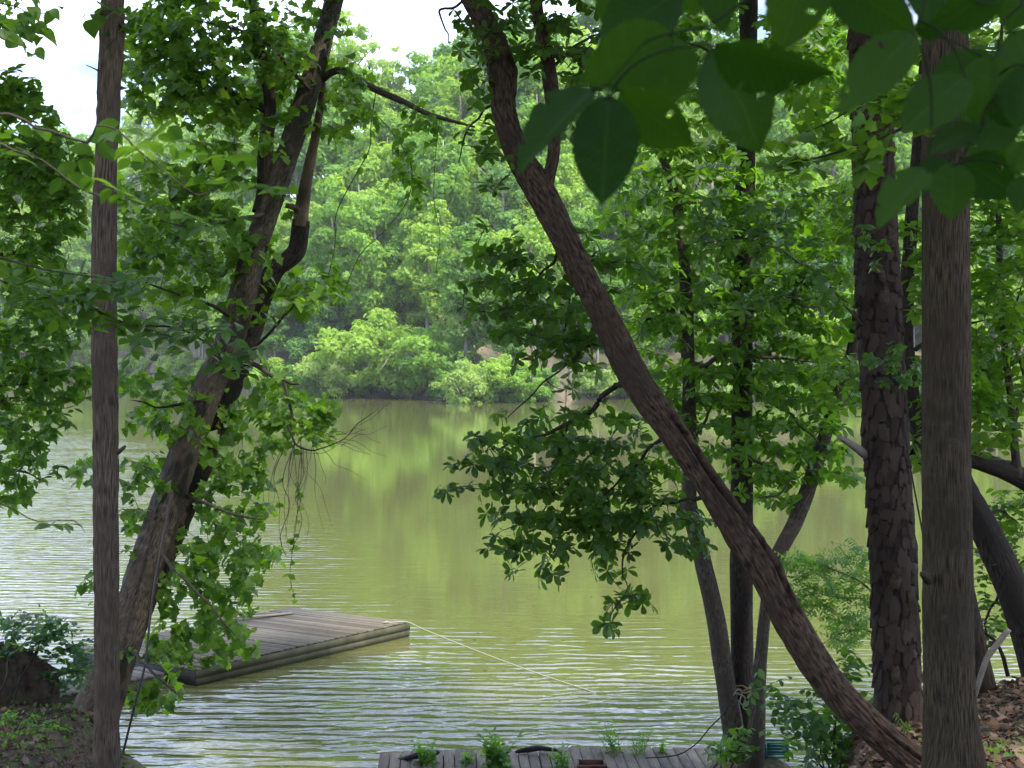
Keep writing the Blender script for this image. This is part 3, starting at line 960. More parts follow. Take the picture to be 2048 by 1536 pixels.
def bumps(amp, cell, seed=0):
    def f(TH, SS, RR):
        R0 = float(np.median(RR)); k = 4
        return amp * R0 * (vnoise(TH / (2 * np.pi) * k, SS / cell + seed, k) - .5 + .5 * (vnoise(TH / (2 * np.pi) * 8, SS / cell * 2.2 + seed, 8) - .5))
    return f


def add_disp(*fs):
    return lambda TH, SS, RR: sum(f(TH, SS, RR) for f in fs)


def gauss(a0, s0, wa, ws, amp):
    def f(TH, SS, RR):
        d = np.angle(np.exp(1j * (TH - a0)))
        return amp * np.exp(-(d / wa) ** 2 - ((SS - s0) / ws) ** 2)
    return f


def groove(fun, s0, s1, wa, amp):
    """a long split: angle fun(s) between s0 and s1"""
    def f(TH, SS, RR):
        d = np.angle(np.exp(1j * (TH - fun(SS))))
        env = sstep(s0, s0 + .25, SS) * sstep(s1, s1 - .35, SS)
        return env * (-amp * np.exp(-(d / wa) ** 2) + amp * .35 * np.exp(-((np.abs(d) - wa * 2.2) / (wa * 1.1)) ** 2))
    return f


D2R = math.radians

# ------------------------------------------------------------------ slim straight trunk beside the double tree
b0 = at(213, 1640, 9.5)
T1 = Plant("slender_tree", "slim straight grey-brown trunk standing in front of the forked leaning tree", "tree", (b0[0], 9.5, ground_z(b0[0], 9.5)))
gz = float(ground_z(b0[0], 9.5))
P = [np.array([b0[0] - .03, 9.5, gz - .25])] + [at(x, y, 9.5) for x, y in ((213, 1530), (213, 1200), (211, 900), (209, 620), (210, 420), (217, 220), (224, 60), (228, -60))]
P += [np.array([P[-1][0] + .05, 9.6, z]) for z in (10.5, 13, 16)]
r = [.115, .088, .083, .081, .08, .078, .076, .075, .073, .065, .05, .02]
T1.stem("trunk", None, M_BARK_GREY, 84, .014, add_disp(furrow(.026, .14, .012, 3), bumps(.2, .45, 2), gauss(.35, 2.9, .35, .06, .012), gauss(-.3, 5.1, .3, .05, .01)), world=(P, r))
for z, a, ln in ((10.2, 2.4, 2.6), (11.2, .4, 2.8), (12.3, 4.0, 2.4), (13.4, 5.4, 2)):
    q = np.array([P[-4][0], 9.6, z])
    T1.stem("branch", None, M_BARK_GREY, 7, .3, world=([q, q + [math.cos(a) * ln * .5, math.sin(a) * ln * .5, .6], q + [math.cos(a) * ln, math.sin(a) * ln, 1.0]], [.035, .025, .008]))
T1.stem("stub", [(200, 143, 9.45, 5), (188, 137, 9.4, 3), (172, 130, 9.3, 2)], M_TWIG, 6, .02)
T1.stem("stub", [(236, 905, 9.42, 10), (244, 898, 9.36, 8), (250, 893, 9.3, 6)], M_BARK_GREY, 7, .015)
T1.canopy((P[-1][0], 9.2, 13.6), 3.4, 2.6, 2600)
T1.foliage([(262, 60, 30, 45, .7), (190, 40, 14, 40, .8)], 9.3, .3, .13, 'heart', 'droop', M_ELM)
T1.finish(60)

# ------------------------------------------------------------------ forked leaning tree on the bank
b0 = at(165, 1525, 18.3)
T2 = Plant("leaning_forked_tree", "big forked tree leaning over the lake from the bank by the swim raft", "tree", b0)
A = [(120, 1600, 18.3, 170), (165, 1500, 18.3, 120), (205, 1390, 18.4, 90), (250, 1260, 18.5, 78), (293, 1130, 18.6, 68), (350, 960, 18.7, 60), (412, 790, 18.8, 57), (470, 650, 18.9, 55), (510, 500, 19, 50), (558, 360, 19.1, 45), (610, 205, 19.2, 41), (660, 30, 19.3, 38), (690, -80, 19.4, 34), (730, -260, 19.6, 26), (760, -480, 19.8, 10)]
bk = add_disp(furrow(.045, .22, .022, 7), bumps(.16, .9, 5))
T2.stem("trunk", A, M_BARK_LEAN, 84, .026, bk, amin=.2)
B = [(215, 1390, 18.8, 60), (262, 1260, 19.0, 58), (330, 1090, 19.2, 57), (398, 930, 19.3, 55), (442, 820, 19.4, 50), (490, 700, 19.4, 46), (520, 605, 19.4, 42), (548, 540, 19.4, 38), (592, 503, 19.4, 34), (602, 440, 19.4, 31)]
T2.stem("trunk", B, M_BARK_DARK, 30, .05, add_disp(furrow(.06, .25, .018, 12), bumps(.2, .7, 1)), label="black second stem behind the grey one")
T2.stem("dead_limb", [(601, 452, 19.4, 31), (606, 400, 19.38, 27), (616, 345, 19.36, 23), (632, 265, 19.34, 17), (648, 165, 19.3, 11)], M_BARK_SNAG, 16, .05, furrow(.04, .2, .012, 4), label="bare tan snag with the bark gone")
T2.stem("stub", [(598, 425, 19.36, 14), (588, 415, 19.2, 13), (573, 411, 19.1, 10)], M_BARK_SNAG, 9, .04)
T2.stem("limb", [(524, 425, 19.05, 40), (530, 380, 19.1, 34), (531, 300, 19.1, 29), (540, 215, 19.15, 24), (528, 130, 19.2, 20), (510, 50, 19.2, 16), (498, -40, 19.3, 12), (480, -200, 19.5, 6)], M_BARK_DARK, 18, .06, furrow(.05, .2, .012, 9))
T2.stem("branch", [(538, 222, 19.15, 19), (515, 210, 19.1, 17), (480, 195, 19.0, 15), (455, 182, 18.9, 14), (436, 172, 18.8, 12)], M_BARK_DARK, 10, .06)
T2.stem("limb", [(645, 158, 19.25, 16), (665, 144, 19.1, 15), (690, 142, 19.0, 15), (725, 165, 18.9, 15), (760, 183, 18.8, 14), (805, 203, 18.7, 13), (850, 225, 18.6, 10), (890, 238, 18.5, 8), (950, 254, 18.4, 4)], M_BARK_LEAN, 10, .06, label="arching bare grey branch")
T2.stem("branch", [(475, 712, 18.7, 13), (505, 727, 18.5, 11), (535, 745, 18.4, 10), (570, 764, 18.3, 9), (600, 768, 18.2, 6)], M_TWIG, 8, .05)
T2.stem("branch", [(568, 764, 18.3, 7), (574, 800, 18.2, 6), (585, 835, 18.2, 6), (577, 860, 18.1, 5), (600, 890, 18.1, 5), (640, 900, 18.0, 4), (690, 870, 18, 3), (760, 815, 17.9, 2)], M_TWIG, 6, .06)
T2.stem("branch", [(500, 700, 19.2, 8), (545, 660, 19.0, 7), (580, 620, 18.9, 6), (600, 590, 18.8, 5)], M_TWIG, 6, .06)
T2.stem("branch", [(415, 800, 18.7, 9), (365, 808, 18.4, 8), (310, 815, 18.2, 6), (260, 800, 18.0, 4)], M_TWIG, 6, .06)
T2.stem("branch", [(350, 985, 18.8, 9), (420, 1010, 18.3, 8), (470, 1030, 18.0, 6), (530, 1040, 17.8, 4)], M_TWIG, 6, .06)
T2.stem("branch", [(310, 1100, 18.6, 9), (360, 1150, 18.0, 8), (420, 1210, 17.6, 6), (470, 1270, 17.4, 4)], M_TWIG, 6, .06)
T2.stem("branch", [(250, 1290, 18.4, 9), (290, 1330, 17.6, 7), (330, 1360, 17.2, 5), (370, 1400, 17, 3)], M_TWIG, 6, .06)
T2.stem("branch", [(540, 420, 19.0, 10), (470, 440, 18.5, 8), (400, 450, 18.1, 6), (320, 440, 17.8, 4)], M_TWIG, 6, .06)
T2.stem("branch", [(470, 640, 18.8, 10), (420, 610, 18.4, 8), (350, 590, 18.1, 6), (280, 560, 17.9, 4)], M_TWIG, 6, .06)
T2.stem("branch", [(620, 180, 19.1, 9), (560, 110, 18.8, 8), (480, 60, 18.5, 6), (380, 40, 18.2, 4)], M_TWIG, 6, .06)
T2.foliage([(390, 60, 160, 95, .95), (560, 90, 70, 80, .8), (290, 90, 60, 80, .9), (560, 200, 45, 90, .7), (320, 180, 85, 70, .9), (450, 260, 85, 105, 1.0), (610, 60, 90, 70, .6), (410, 140, 120, 80, .8), (690, 230, 45, 100, .7),
            (330, 400, 115, 90, 1.0), (400, 480, 115, 80, .9), (300, 550, 105, 75, .9), (480, 560, 65, 100, .8), (630, 590, 75, 45, 1.3), (560, 300, 40, 100, .5),
            (470, 860, 110, 70, .75), (320, 800, 95, 75, .8), (610, 830, 75, 55, .9), (650, 870, 45, 35, .7), (540, 780, 60, 45, .8),
            (480, 990, 75, 80, .8), (430, 1090, 75, 65, .8), (520, 1110, 55, 50, .8), (380, 1190, 65, 65, .9), (460, 1210, 50, 60, .9), (430, 1290, 75, 45, .9),
            (300, 940, 60, 55, .6), (170, 950, 45, 35, .5), (185, 1185, 28, 22, .8), (310, 1395, 65, 25, 1.4), (500, 1290, 25, 30, .8), (280, 1060, 40, 60, .6), (340, 1300, 50, 60, .7)],
           19.2, 1.1, .168, 'lobed', 'droop', M_LOBED, k=1.5)
T2.foliage([(790, 240, 70, 35, .35), (830, 300, 60, 60, .45), (815, 370, 45, 50, .6), (720, 190, 60, 40, .4)], 18.6, .4, .12, 'heart', 'droop', M_WHORL2)
T2.canopy(at(560, -420, 19.5), 4.0, 2.2, 2600)
T2.finish(300)

# loose hanging vines on the forked tree
def vine(label, rows, rad, leaves=0, mat=M_CABLE, L=.06, Y=None):
    P, r_ = px_path([(x, y, Yv, 1) for x, y, Yv in rows])
    V_ = Plant("hanging_vine", label, "vine", P[0])
    mb = MB(); C = tube(mb, P, np.full(len(P), rad), 5, .08)
    part("vine_stem", mb, mat, V_.root, True)
    V_.nodes.append(C)
    if leaves:
        idx = rng.integers(0, len(C), leaves)
        d = rng.normal(size=(leaves, 3)) * [.7, .7, .3] + [0, 0, -.6]
        V_.add_leaves('heart', M_WHORL2, C[idx], norm(d), norm(rng.normal(size=(leaves, 3)) + [0, -.5, .4]), L * rng.uniform(.6, 1.2, leaves))
    V_.finish(60)


vine("thick dark vine looping down the forked trunk into the water", [(345, 980, 18.2), (312, 1150, 17.9), (300, 1240, 17.8), (290, 1330, 17.7), (272, 1400, 17.6), (255, 1470, 17.6), (238, 1540, 17.6), (225, 1600, 17.6)], .016)
vine("thin bare vines dangling in a tangle below the low branch tip", [(590, 885, 18.1), (565, 960, 18.1), (580, 1010, 18.1), (560, 1075, 18.1), (572, 1110, 18.1)], .005)
vine("fine wavy vine hanging beside the dangling tangle", [(600, 890, 18.1), (607, 950, 18.1), (590, 990, 18.1), (604, 1040, 18.1), (585, 1100, 18.1)], .004)
vine("leafy vine strand with small leaves hanging above the raft", [(588, 900, 18.2), (596, 1000, 18.2), (588, 1080, 18.2), (580, 1150, 18.2), (590, 1200, 18.2)], .004, 26, L=.1)
vine("long vine arcing down from the arching grey branch", [(752, 180, 18.8), (742, 250, 18.8), (738, 300, 18.8), (700, 370, 18.7), (672, 430, 18.7), (670, 490, 18.7), (655, 560, 18.7)], .007, 12, L=.1)
vine("second bare vine sagging from the arching branch to the snag", [(690, 150, 18.9), (715, 190, 18.9), (780, 260, 18.8), (822, 330, 18.8), (815, 400, 18.7), (770, 460, 18.7), (720, 510, 18.7), (690, 580, 18.7)], .006, 16, L=.1)
vine("thin vine dropping from the end of the arching branch", [(880, 236, 18.5), (872, 300, 18.5), (868, 400, 18.5), (880, 470, 18.5), (872, 540, 18.5)], .004, 10, L=.09)
vine("bare twiggy vine reaching out over the calm water", [(600, 905, 18.0), (650, 905, 17.9), (690, 876, 17.9), (715, 852, 17.9), (742, 838, 17.9), (770, 812, 17.8), (788, 800, 17.8)], .0035)
vine("thin forked twig curving below the bare twiggy vine", [(700, 866, 17.9), (725, 868, 17.9), (745, 880, 17.9), (762, 886, 17.9)], .0025)
vine("thin upright twig standing off the bare twiggy vine", [(722, 850, 17.9), (724, 828, 17.9), (732, 805, 17.9), (735, 785, 17.9)], .0025)

# the tangle of fine dead twigs under the low branch tip
TG = Plant("dead_twigs", "tangle of fine dead twigs hanging off the low branch over the calm water", "twigs", at(600, 895, 18.1))
for k in range(26):
    x0, y0 = (rng.uniform(560, 640), rng.uniform(870, 900)) if k % 2 else (rng.uniform(600, 690), rng.uniform(860, 900))
    pts = [(x0, y0, 18.1)]
    dx, dy = (rng.uniform(-18, 18), rng.uniform(35, 75)) if k % 2 else (rng.uniform(18, 45) * rng.choice([-1, 1], p=[.35, .65]), rng.uniform(-14, 30))
    for q in range(4):
        pts.append((pts[-1][0] + dx * .6 + rng.normal() * 9, pts[-1][1] + dy * .7 + rng.normal() * 6, 18.1 + rng.normal() * .1))
    P, r_ = px_path([(a, b, c, .8) for a, b, c in pts])
    tube(TG.twigs, P, np.linspace(.0045, .0018, len(P)), 4, .06, cap=False); TG.tw += 1
TG.finish(0)

# ------------------------------------------------------------------ main leaning tree
b0 = at(1850, 1560, 8.95)
T3 = Plant("leaning_tree", "long brown trunk with a split, leaning from the bank up across the view", "tree", b0)
A = [(1990, 1680, 8.8, 72), (1915, 1605, 8.9, 66), (1830, 1530, 9.0, 62), (1715, 1428, 9.1, 61), (1640, 1340, 9.2, 61), (1578, 1235, 9.3, 63), (1515, 1120, 9.4, 62), (1440, 1005, 9.55, 59), (1345, 862, 9.7, 56), (1265, 745, 9.85, 55), (1202, 622, 10, 54), (1132, 482, 10.15, 53), (1078, 378, 10.3, 57), (1032, 300, 10.4, 51), (1006, 222, 10.5, 50), (1004, 160, 10.55, 50), (985, 75, 10.65, 46), (942, -5, 10.8, 43), (890, -90, 10.9, 40), (830, -260, 11.2, 32), (770, -460, 11.5, 14)]
split = lambda s: np.interp(s, [1.6, 2.4, 3.6], [.95, .62, .35]) + .12 * np.sin(s * 6)
dsp = add_disp(furrow(.024, .13, .013, 21, 1.6), bumps(.22, .5, 8), groove(split, 1.75, 3.6, .13, .06), groove(lambda s: .5 + .1 * np.sin(s * 5), .45, 1.15, .08, .035),
               gauss(1.3, 6.40, .5, .08, .03), gauss(1.0, 6.44, .3, .035, -.028), gauss(1.2, 2.2, .4, .1, .012), gauss(-1.2, 4.7, .5, .1, .014), gauss(-1.3, 3.6, .5, .12, .016))
T3.stem("trunk", A, M_BARK_RED, 110, .016, dsp, amin=.3)
T3.stem("limb", [(1085, 388, 10.3, 40), (1098, 350, 10.3, 26), (1107, 310, 10.3, 24), (1108, 250, 10.35, 26), (1102, 180, 10.4, 30), (1092, 100, 10.45, 27), (1078, 40, 10.5, 25), (1066, -40, 10.6, 22), (1040, -220, 10.9, 14)], M_BARK_RED, 30, .03, add_disp(furrow(.03, .2, .007, 3), groove(lambda s: .25 + 0 * s, .75, 1.9, .22, .02)))
T3.stem("branch", [(1252, 765, 9.85, 15), (1225, 778, 10.0, 12), (1190, 808, 10.2, 11), (1140, 845, 10.4, 9), (1090, 868, 10.6, 7), (1040, 880, 10.8, 5), (985, 905, 11, 3)], M_BARK_DARK, 8, .05)
T3.stem("branch", [(1140, 845, 10.4, 7), (1120, 890, 10.5, 6), (1118, 940, 10.6, 5), (1100, 1000, 10.7, 4), (1060, 1060, 10.8, 3)], M_BARK_DARK, 6, .05)
T3.stem("branch", [(1330, 870, 9.75, 10), (1300, 900, 10.1, 8), (1250, 950, 10.4, 6), (1200, 1000, 10.6, 5), (1150, 1060, 10.7, 3)], M_BARK_DARK, 6, .05)
T3.stem("branch", [(1420, 985, 9.6, 9), (1370, 1000, 10.1, 8), (1310, 1010, 10.4, 6), (1255, 1080, 10.5, 5), (1245, 1140, 10.5, 4), (1255, 1175, 10.5, 3), (1215, 1235, 10.5, 2)], M_BARK_DARK, 6, .05)
T3.stem("branch", [(1240, 690, 9.9, 8), (1180, 690, 10.3, 7), (1120, 740, 10.6, 5), (1060, 790, 10.8, 4), (1010, 840, 11, 3)], M_BARK_DARK, 6, .05)
T3.stem("branch", [(1135, 490, 10.15, 8), (1090, 540, 10.5, 6), (1040, 590, 10.7, 5), (1000, 620, 10.9, 3)], M_BARK_DARK, 6, .05)
T3.stem("branch", [(1145, 520, 10.15, 7), (1140, 600, 10.5, 6), (1120, 680, 10.7, 4), (1090, 720, 10.8, 3)], M_BARK_DARK, 6, .05)
T3.stem("branch", [(1010, 190, 10.5, 8), (970, 220, 10.7, 6), (930, 270, 10.8, 4), (915, 330, 10.9, 3)], M_BARK_DARK, 6, .05)
T3.stem("branch", [(940, -10, 10.8, 8), (905, 15, 10.8, 6), (880, 20, 10.8, 6), (895, 70, 10.8, 4), (900, 90, 10.8, 3)], M_BARK_DARK, 6, .05)
T3.stem("branch", [(1100, 140, 10.4, 9), (1150, 90, 10.8, 7), (1210, 60, 11.1, 5), (1270, 40, 11.3, 3)], M_BARK_DARK, 6, .05)
T3.foliage([(1010, 960, 100, 50, .75), (1100, 920, 115, 85, .95), (1190, 970, 120, 90, 1.1), (1100, 1045, 130, 55, 1.1), (1240, 1050, 95, 75, 1.1), (1060, 1105, 90, 38, .8), (1310, 980, 60, 100, 1.0),
            (1180, 850, 95, 55, .8), (960, 880, 40, 25, .6), (1010, 870, 60, 35, .6), (1255, 1185, 50, 30, 1.0), (1215, 1230, 22, 20, 1), (905, 965, 30, 25, .9), (1380, 1060, 60, 50, .9),
            (1040, 560, 110, 60, .8), (1130, 620, 100, 65, .95), (1030, 640, 85, 45, .75), (1090, 700, 100, 55, .85), (1000, 520, 70, 55, .6), (1210, 530, 85, 65, .8), (1170, 690, 70, 55, .8), (960, 590, 50, 40, .5),
            (960, 60, 50, 70, 1.0), (1130, 80, 90, 85, 1.1), (1190, 180, 75, 75, .9), (960, 160, 35, 50, .8), (985, 330, 60, 45, .6), (960, 250, 30, 40, .5), (1040, 60, 60, 60, .9), (1150, 260, 60, 50, .6)],
           10.8, .7, .112, 'obovate', 'whorl', M_WHORL, k=1.05, layers=52)
T3.canopy(at(880, -480, 11.3), 3.0, 1.8, 2200)
T3.finish(300)

# ------------------------------------------------------------------ clump of three stems by the pier
b0 = at(1487, 1508, 18.0)
T4 = Plant("three_stem_tree", "clump of three slim stems with rope tied round it at the pier end", "tree", b0)
bk = add_disp(furrow(.045, .25, .005, 31), bumps(.14, .5, 4))
T4.stem("trunk", [(1483, 1535, 18, 50), (1468, 1470, 18, 42), (1447, 1340, 18, 39), (1430, 1230, 18, 38), (1405, 1120, 18, 34), (1384, 1040, 18, 33), (1377, 1015, 18, 36), (1378, 985, 18, 29), (1379, 850, 17.9, 28), (1374, 650, 17.8, 26), (1366, 500, 17.7, 22), (1345, 370, 17.6, 18), (1305, 270, 17.5, 14), (1280, 180, 17.4, 10)], M_BARK_LEAN, 26, .05, bk)
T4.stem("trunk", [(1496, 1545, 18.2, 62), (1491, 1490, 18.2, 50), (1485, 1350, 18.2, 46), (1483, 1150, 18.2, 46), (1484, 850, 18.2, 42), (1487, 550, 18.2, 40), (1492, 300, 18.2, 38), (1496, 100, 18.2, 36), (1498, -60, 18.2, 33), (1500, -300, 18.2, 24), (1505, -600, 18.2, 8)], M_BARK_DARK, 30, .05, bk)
T4.stem("trunk", [(1507, 1540, 17.8, 44), (1512, 1470, 17.8, 36), (1520, 1340, 17.8, 27), (1530, 1230, 17.8, 25), (1548, 1130, 17.8, 28), (1592, 1040, 17.8, 31), (1622, 960, 17.8, 30), (1645, 890, 17.8, 27), (1672, 800, 17.8, 25), (1702, 720, 17.8, 26), (1716, 640, 17.8, 24), (1722, 560, 17.9, 20), (1745, 440, 18, 16), (1790, 330, 18.1, 12)], M_BARK_LEAN, 22, .05, bk)
T4.stem("branch", [(1377, 735, 17.85, 11), (1415, 730, 17.6, 10), (1460, 712, 17.4, 9), (1540, 715, 17.2, 8), (1640, 725, 17.0, 4)], M_TWIG, 7, .06)
T4.stem("branch", [(1370, 600, 17.8, 10), (1320, 630, 17.4, 8), (1260, 645, 17.2, 5)], M_TWIG, 7, .06)
T4.stem("branch", [(1378, 880, 17.9, 10), (1400, 860, 17.5, 8), (1430, 800, 17.2, 5)], M_TWIG, 7, .06)
T4.stem("branch", [(1485, 760, 18.1, 10), (1540, 800, 17.6, 8), (1600, 850, 17.2, 6), (1650, 900, 17, 4)], M_TWIG, 7, .06)
T4.stem("branch", [(1487, 600, 18.1, 10), (1540, 570, 17.6, 8), (1600, 560, 17.2, 6), (1660, 540, 17, 4)], M_TWIG, 7, .06)
T4.stem("branch", [(1490, 420, 18.1, 10), (1430, 400, 17.6, 8), (1360, 410, 17.2, 5)], M_TWIG, 7, .06)
T4.stem("branch", [(1494, 240, 18.1, 10), (1560, 180, 17.6, 8), (1640, 150, 17.2, 5)], M_TWIG, 7, .06)
T4.stem("branch", [(1495, 200, 18.1, 9), (1430, 110, 17.6, 7), (1350, 80, 17.3, 5)], M_TWIG, 7, .06)
T4.stem("branch", [(1484, 900, 18.1, 10), (1530, 940, 17.6, 8), (1570, 980, 17.2, 5), (1500, 1000, 17, 3)], M_TWIG, 7, .06)
T4.foliage([(1400, 600, 120, 75, .9), (1530, 560, 110, 85, 1.0), (1630, 640, 100, 85, 1.1), (1450, 720, 110, 75, .95), (1600, 770, 100, 75, 1.0), (1560, 890, 100, 65, .95), (1660, 900, 55, 65, .9), (1420, 860, 90, 75, .75),
            (1550, 980, 65, 32, .7), (1300, 450, 100, 65, .8), (1420, 430, 100, 75, .9), (1560, 420, 110, 75, 1.0), (1650, 520, 65, 85, 1.0), (1290, 600, 60, 60, .7), (1340, 790, 70, 60, .7), (1300, 540, 60, 50, .7), (1270, 700, 50, 60, .6),
            (1420, 40, 70, 60, .8), (1740, 60, 60, 70, .8), (1400, 320, 80, 65, .75), (1620, 70, 90, 75, .9), (1650, 200, 75, 75, .9), (1430, 180, 80, 70, .7), (1300, 90, 90, 80, .7), (1330, 330, 60, 60, .6), (1250, 350, 50, 60, .5)],
           18.1, 1.2, .158, 'obovate', 'whorl', M_WHORL2, k=1.8, layers=50)
T4.canopy(at(1500, -520, 18.2), 3.6, 2.4, 2600)
T4.finish(300)


def ring_rope(mb, c, rad, rr, tilt=0.0, n=26, wob=.01):
    a = np.linspace(0, 2 * np.pi, n)
    P = np.stack([c[0] + rad * np.cos(a), c[1] + rad * np.sin(a), c[2] + tilt * np.cos(a) + rng.normal(size=n) * wob], 1)
    tube(mb, P, np.full(n, rr), 6, .03, cap=False)


c0 = at(1486, 1368, 18.2)
o = thing("rope_binding", "tan rope wound round the dark middle stem of the clump", "rope", c0)
for k in range(3):
    mb = MB(); ring_rope(mb, c0 + [0, 0, -.035 * k], .165, .011, .01 * (k - 1)); part("loop", mb, M_ROPE_TAN, o, True)
c0 = at(1487, 1395, 17.95)
o = thing("rope_coil", "loose pale rope knotted in loops against the dark stem", "rope", c0)
for pts in ([(1462, 1398), (1474, 1380), (1484, 1385), (1480, 1405), (1496, 1412), (1500, 1385), (1512, 1383), (1505, 1402)],
            [(1470, 1386), (1490, 1395), (1486, 1415), (1500, 1418), (1510, 1395)], [(1476, 1400), (1484, 1440), (1487, 1480)]):
    P = np.array([at(x, y, 17.9 + rng.uniform(-.03, .03)) for x, y in pts])
    mb = MB(); tube(mb, P, np.full(len(P), .009), 6, .025); part("strand", mb, M_ROPE, o, True)
P = np.array([at(1466, 1402, 17.9), at(1445, 1430, 17.9), at(1420, 1455, 18.1), at(1395, 1485, 18.4), at(1365, 1506, 18.5), at(1335, 1513, 18.55), at(1290, 1516, 18.6)])
P[-3:, 2] = np.maximum(P[-3:, 2], .47)
o = thing("dark_line", "thin dark line sagging from the tied stem down to the pier boards", "line", P[0])
mb = MB(); tube(mb, P, np.full(len(P), .009), 6, .05); part("strand", mb, M_CABLE, o, True)

# ------------------------------------------------------------------ pine with plated bark
b0 = at(1797, 1490, 11)
T5 = Plant("pine_tree", "pine trunk covered in scaly reddish bark plates", "pine tree", b0)
ctr = [(1800, 1560, 11, 107), (1798, 1490, 11, 91), (1795, 1380, 11, 87), (1790, 1200, 11, 87), (1779, 1000, 11, 84), (1768, 800, 11, 82), (1758, 600, 11, 81), (1748, 350, 11, 75), (1738, 100, 11, 68), (1732, -60, 11, 66), (1720, -400, 11, 58), (1700, -900, 11, 45), (1690, -1500, 11, 17)]
T5.stem("trunk", ctr, M_BARK_PINE, 40, .06, add_disp(furrow(.07, .3, .012, 41)))
Pc, Rc = px_path(ctr)
S = spline(np.column_stack([Pc, Rc]), .03)
arc = np.concatenate([[0], np.cumsum(np.linalg.norm(np.diff(S[:, :3], axis=0), axis=1))])


def plate_mesh(seed):
    r_ = np.random.default_rng(seed)
    n_ = 12
    a = np.linspace(0, 2 * np.pi, n_, endpoint=False) + r_.uniform(-.16, .16, n_)
    sq = 1 / np.maximum(np.abs(np.cos(a)), np.abs(np.sin(a))) ** .85
    rr = .52 * sq * r_.uniform(.62, 1.1, n_)
    y = np.cos(a) * rr; z = np.sin(a) * rr
    bow = -.9 * y ** 2
    out0 = np.stack([np.full(n_, -.5), y, z], 1)
    out1 = np.stack([.7 + bow - .35 * z + r_.uniform(-.25, .25, n_), y * .96, z * .96], 1)
    V = np.vstack([out0, out1, [[.85 + r_.uniform(-.2, .2), r_.uniform(-.15, .15), r_.uniform(-.15, .15)]]])
    F4 = []; F3 = []
    for k in range(n_):
        q = (k + 1) % n_
        F4.append((k, q, n_ + q, n_ + k))
        F3.append((n_ + k, n_ + q, 2 * n_))
    return V, np.array(F4), np.array(F3)


PL = [plate_mesh(100 + k) for k in range(7)]
PLM = []
for V, F4, F3 in PL:
    q = MB(); q.add(V, [F4, F3]); PLM.append(q.mesh("bark_plate", M_PLATE, smooth=False))
cand = []
s_ = .1
row = 0
while s_ < arc[-1] * .62:
    hgt = rng.uniform(.085, .12)
    x = np.array([np.interp(s_, arc, S[:, k]) for k in range(4)])
    nplate = max(6, int(round(2 * math.pi * x[3] / .074)))
    for k in range(nplate):
        if rng.random() < .07: continue
        th = (k + (row % 2) * .5 + rng.uniform(-.22, .22)) / nplate * 2 * math.pi
        sj = s_ + rng.uniform(-.03, .03)
        c = np.array([np.interp(sj, arc, S[:, kk]) for kk in range(4)])
        cand.append((c, th, hgt * rng.uniform(.8, 2.2), 2 * math.pi * c[3] / nplate * rng.uniform(.65, 1.5)))
    s_ += hgt * .98; row += 1
vis = []
for i, (c, th, hh, ww) in enumerate(cand):
    pyy = HOR + (EYE - c[2]) / c[1] * FPX
    vis.append(math.cos(th) > -.05 and 250 < pyy < 1500)
single = [i for i in range(len(cand)) if vis[i]]
random.shuffle(single); single = set(single[:300])
rest = MB(); base = np.array(T5.root.location)
for i, (c, th, hh, ww) in enumerate(cand):
    nrm = np.array([math.sin(th), -math.cos(th), 0]); tan = np.array([math.cos(th), math.sin(th), 0]); upv = np.array([0, 0, 1.])
    roll = rng.normal() * .07; tilt = -.05 + rng.normal() * .06
    t2 = tan * math.cos(roll) + upv * math.sin(roll); u2 = norm(upv * math.cos(roll) - tan * math.sin(roll) + nrm * tilt)
    pos = c[:3] + nrm * (c[3] + .003); th_ = rng.uniform(.006, .026)
    k = int(rng.integers(7))
    if i in single:
        M = Matrix.Identity(4)
        for r in range(3):
            M[r][0] = nrm[r] * th_; M[r][1] = t2[r] * ww; M[r][2] = u2[r] * hh; M[r][3] = pos[r] - base[r]
        o = bpy.data.objects.new("bark_plate", PLM[k]); COL.objects.link(o); o.parent = T5.root; o.matrix_basis = M
    else:
        V, F4, F3 = PL[k]
        rest.add(pos + V[:, :1] * nrm * th_ + V[:, 1:2] * t2 * ww + V[:, 2:] * u2 * hh, [F4, F3])
part("bark_plates", rest, M_PLATE, T5.root, kind="stuff")
T5.stem("branch_stub", [(1735, 912, 11, 20), (1715, 898, 10.9, 17), (1692, 882, 10.8, 13), (1678, 874, 10.75, 11)], M_STICK, 9, .04, label="broken bleached branch stub")
T5.canopy((2.6, 11.2, 17.5), 3.4, 2.4, 2600, .16)
T5.finish(0)

# ------------------------------------------------------------------ straight olive-grey trunk
gz = float(ground_z(2.5, 8.0))
T6 = Plant("straight_tree", "straight olive-grey trunk with fine furrowed bark beside the pine", "tree", (2.5, 8.0, gz))
P = [np.array([2.53, 8.0, gz - .2])] + [at(x, y, 8.0) for x, y in ((1903, 1590), (1899, 1480), (1896, 1250), (1893, 900), (1892, 500), (1891, 100), (1890, -60))]
P += [np.array([2.47, 8.0, z]) for z in (10, 13, 16.5)]
r = [.21, .158, .142, .139, .136, .133, .128, .125, .11, .08, .02]
T6.stem("trunk", None, M_BARK_OAK, 150, .013, add_disp(furrow(.016, .10, .0085, 51, .6), bumps(.1, .7, 3), gauss(-.5, 3.2, .25, .05, .012), gauss(.5, 4.6, .2, .04, .012), gauss(1.5, .25, .5, .35, .07), gauss(-1.2, .2, .5, .3, .05)), world=(P, r))
for z, a, ln in ((10.4, 2.6, 3.0), (11.6, .5, 2.8), (12.6, 4.2, 2.6), (13.8, 1.6, 2)):
    q = np.array([2.47, 8.0, z])
    T6.stem("branch", None, M_BARK_OAK, 7, .3, world=([q, q + [math.cos(a) * ln * .5, math.sin(a) * ln * .5, .7], q + [math.cos(a) * ln, math.sin(a) * ln, 1.0]], [.05, .035, .01]))
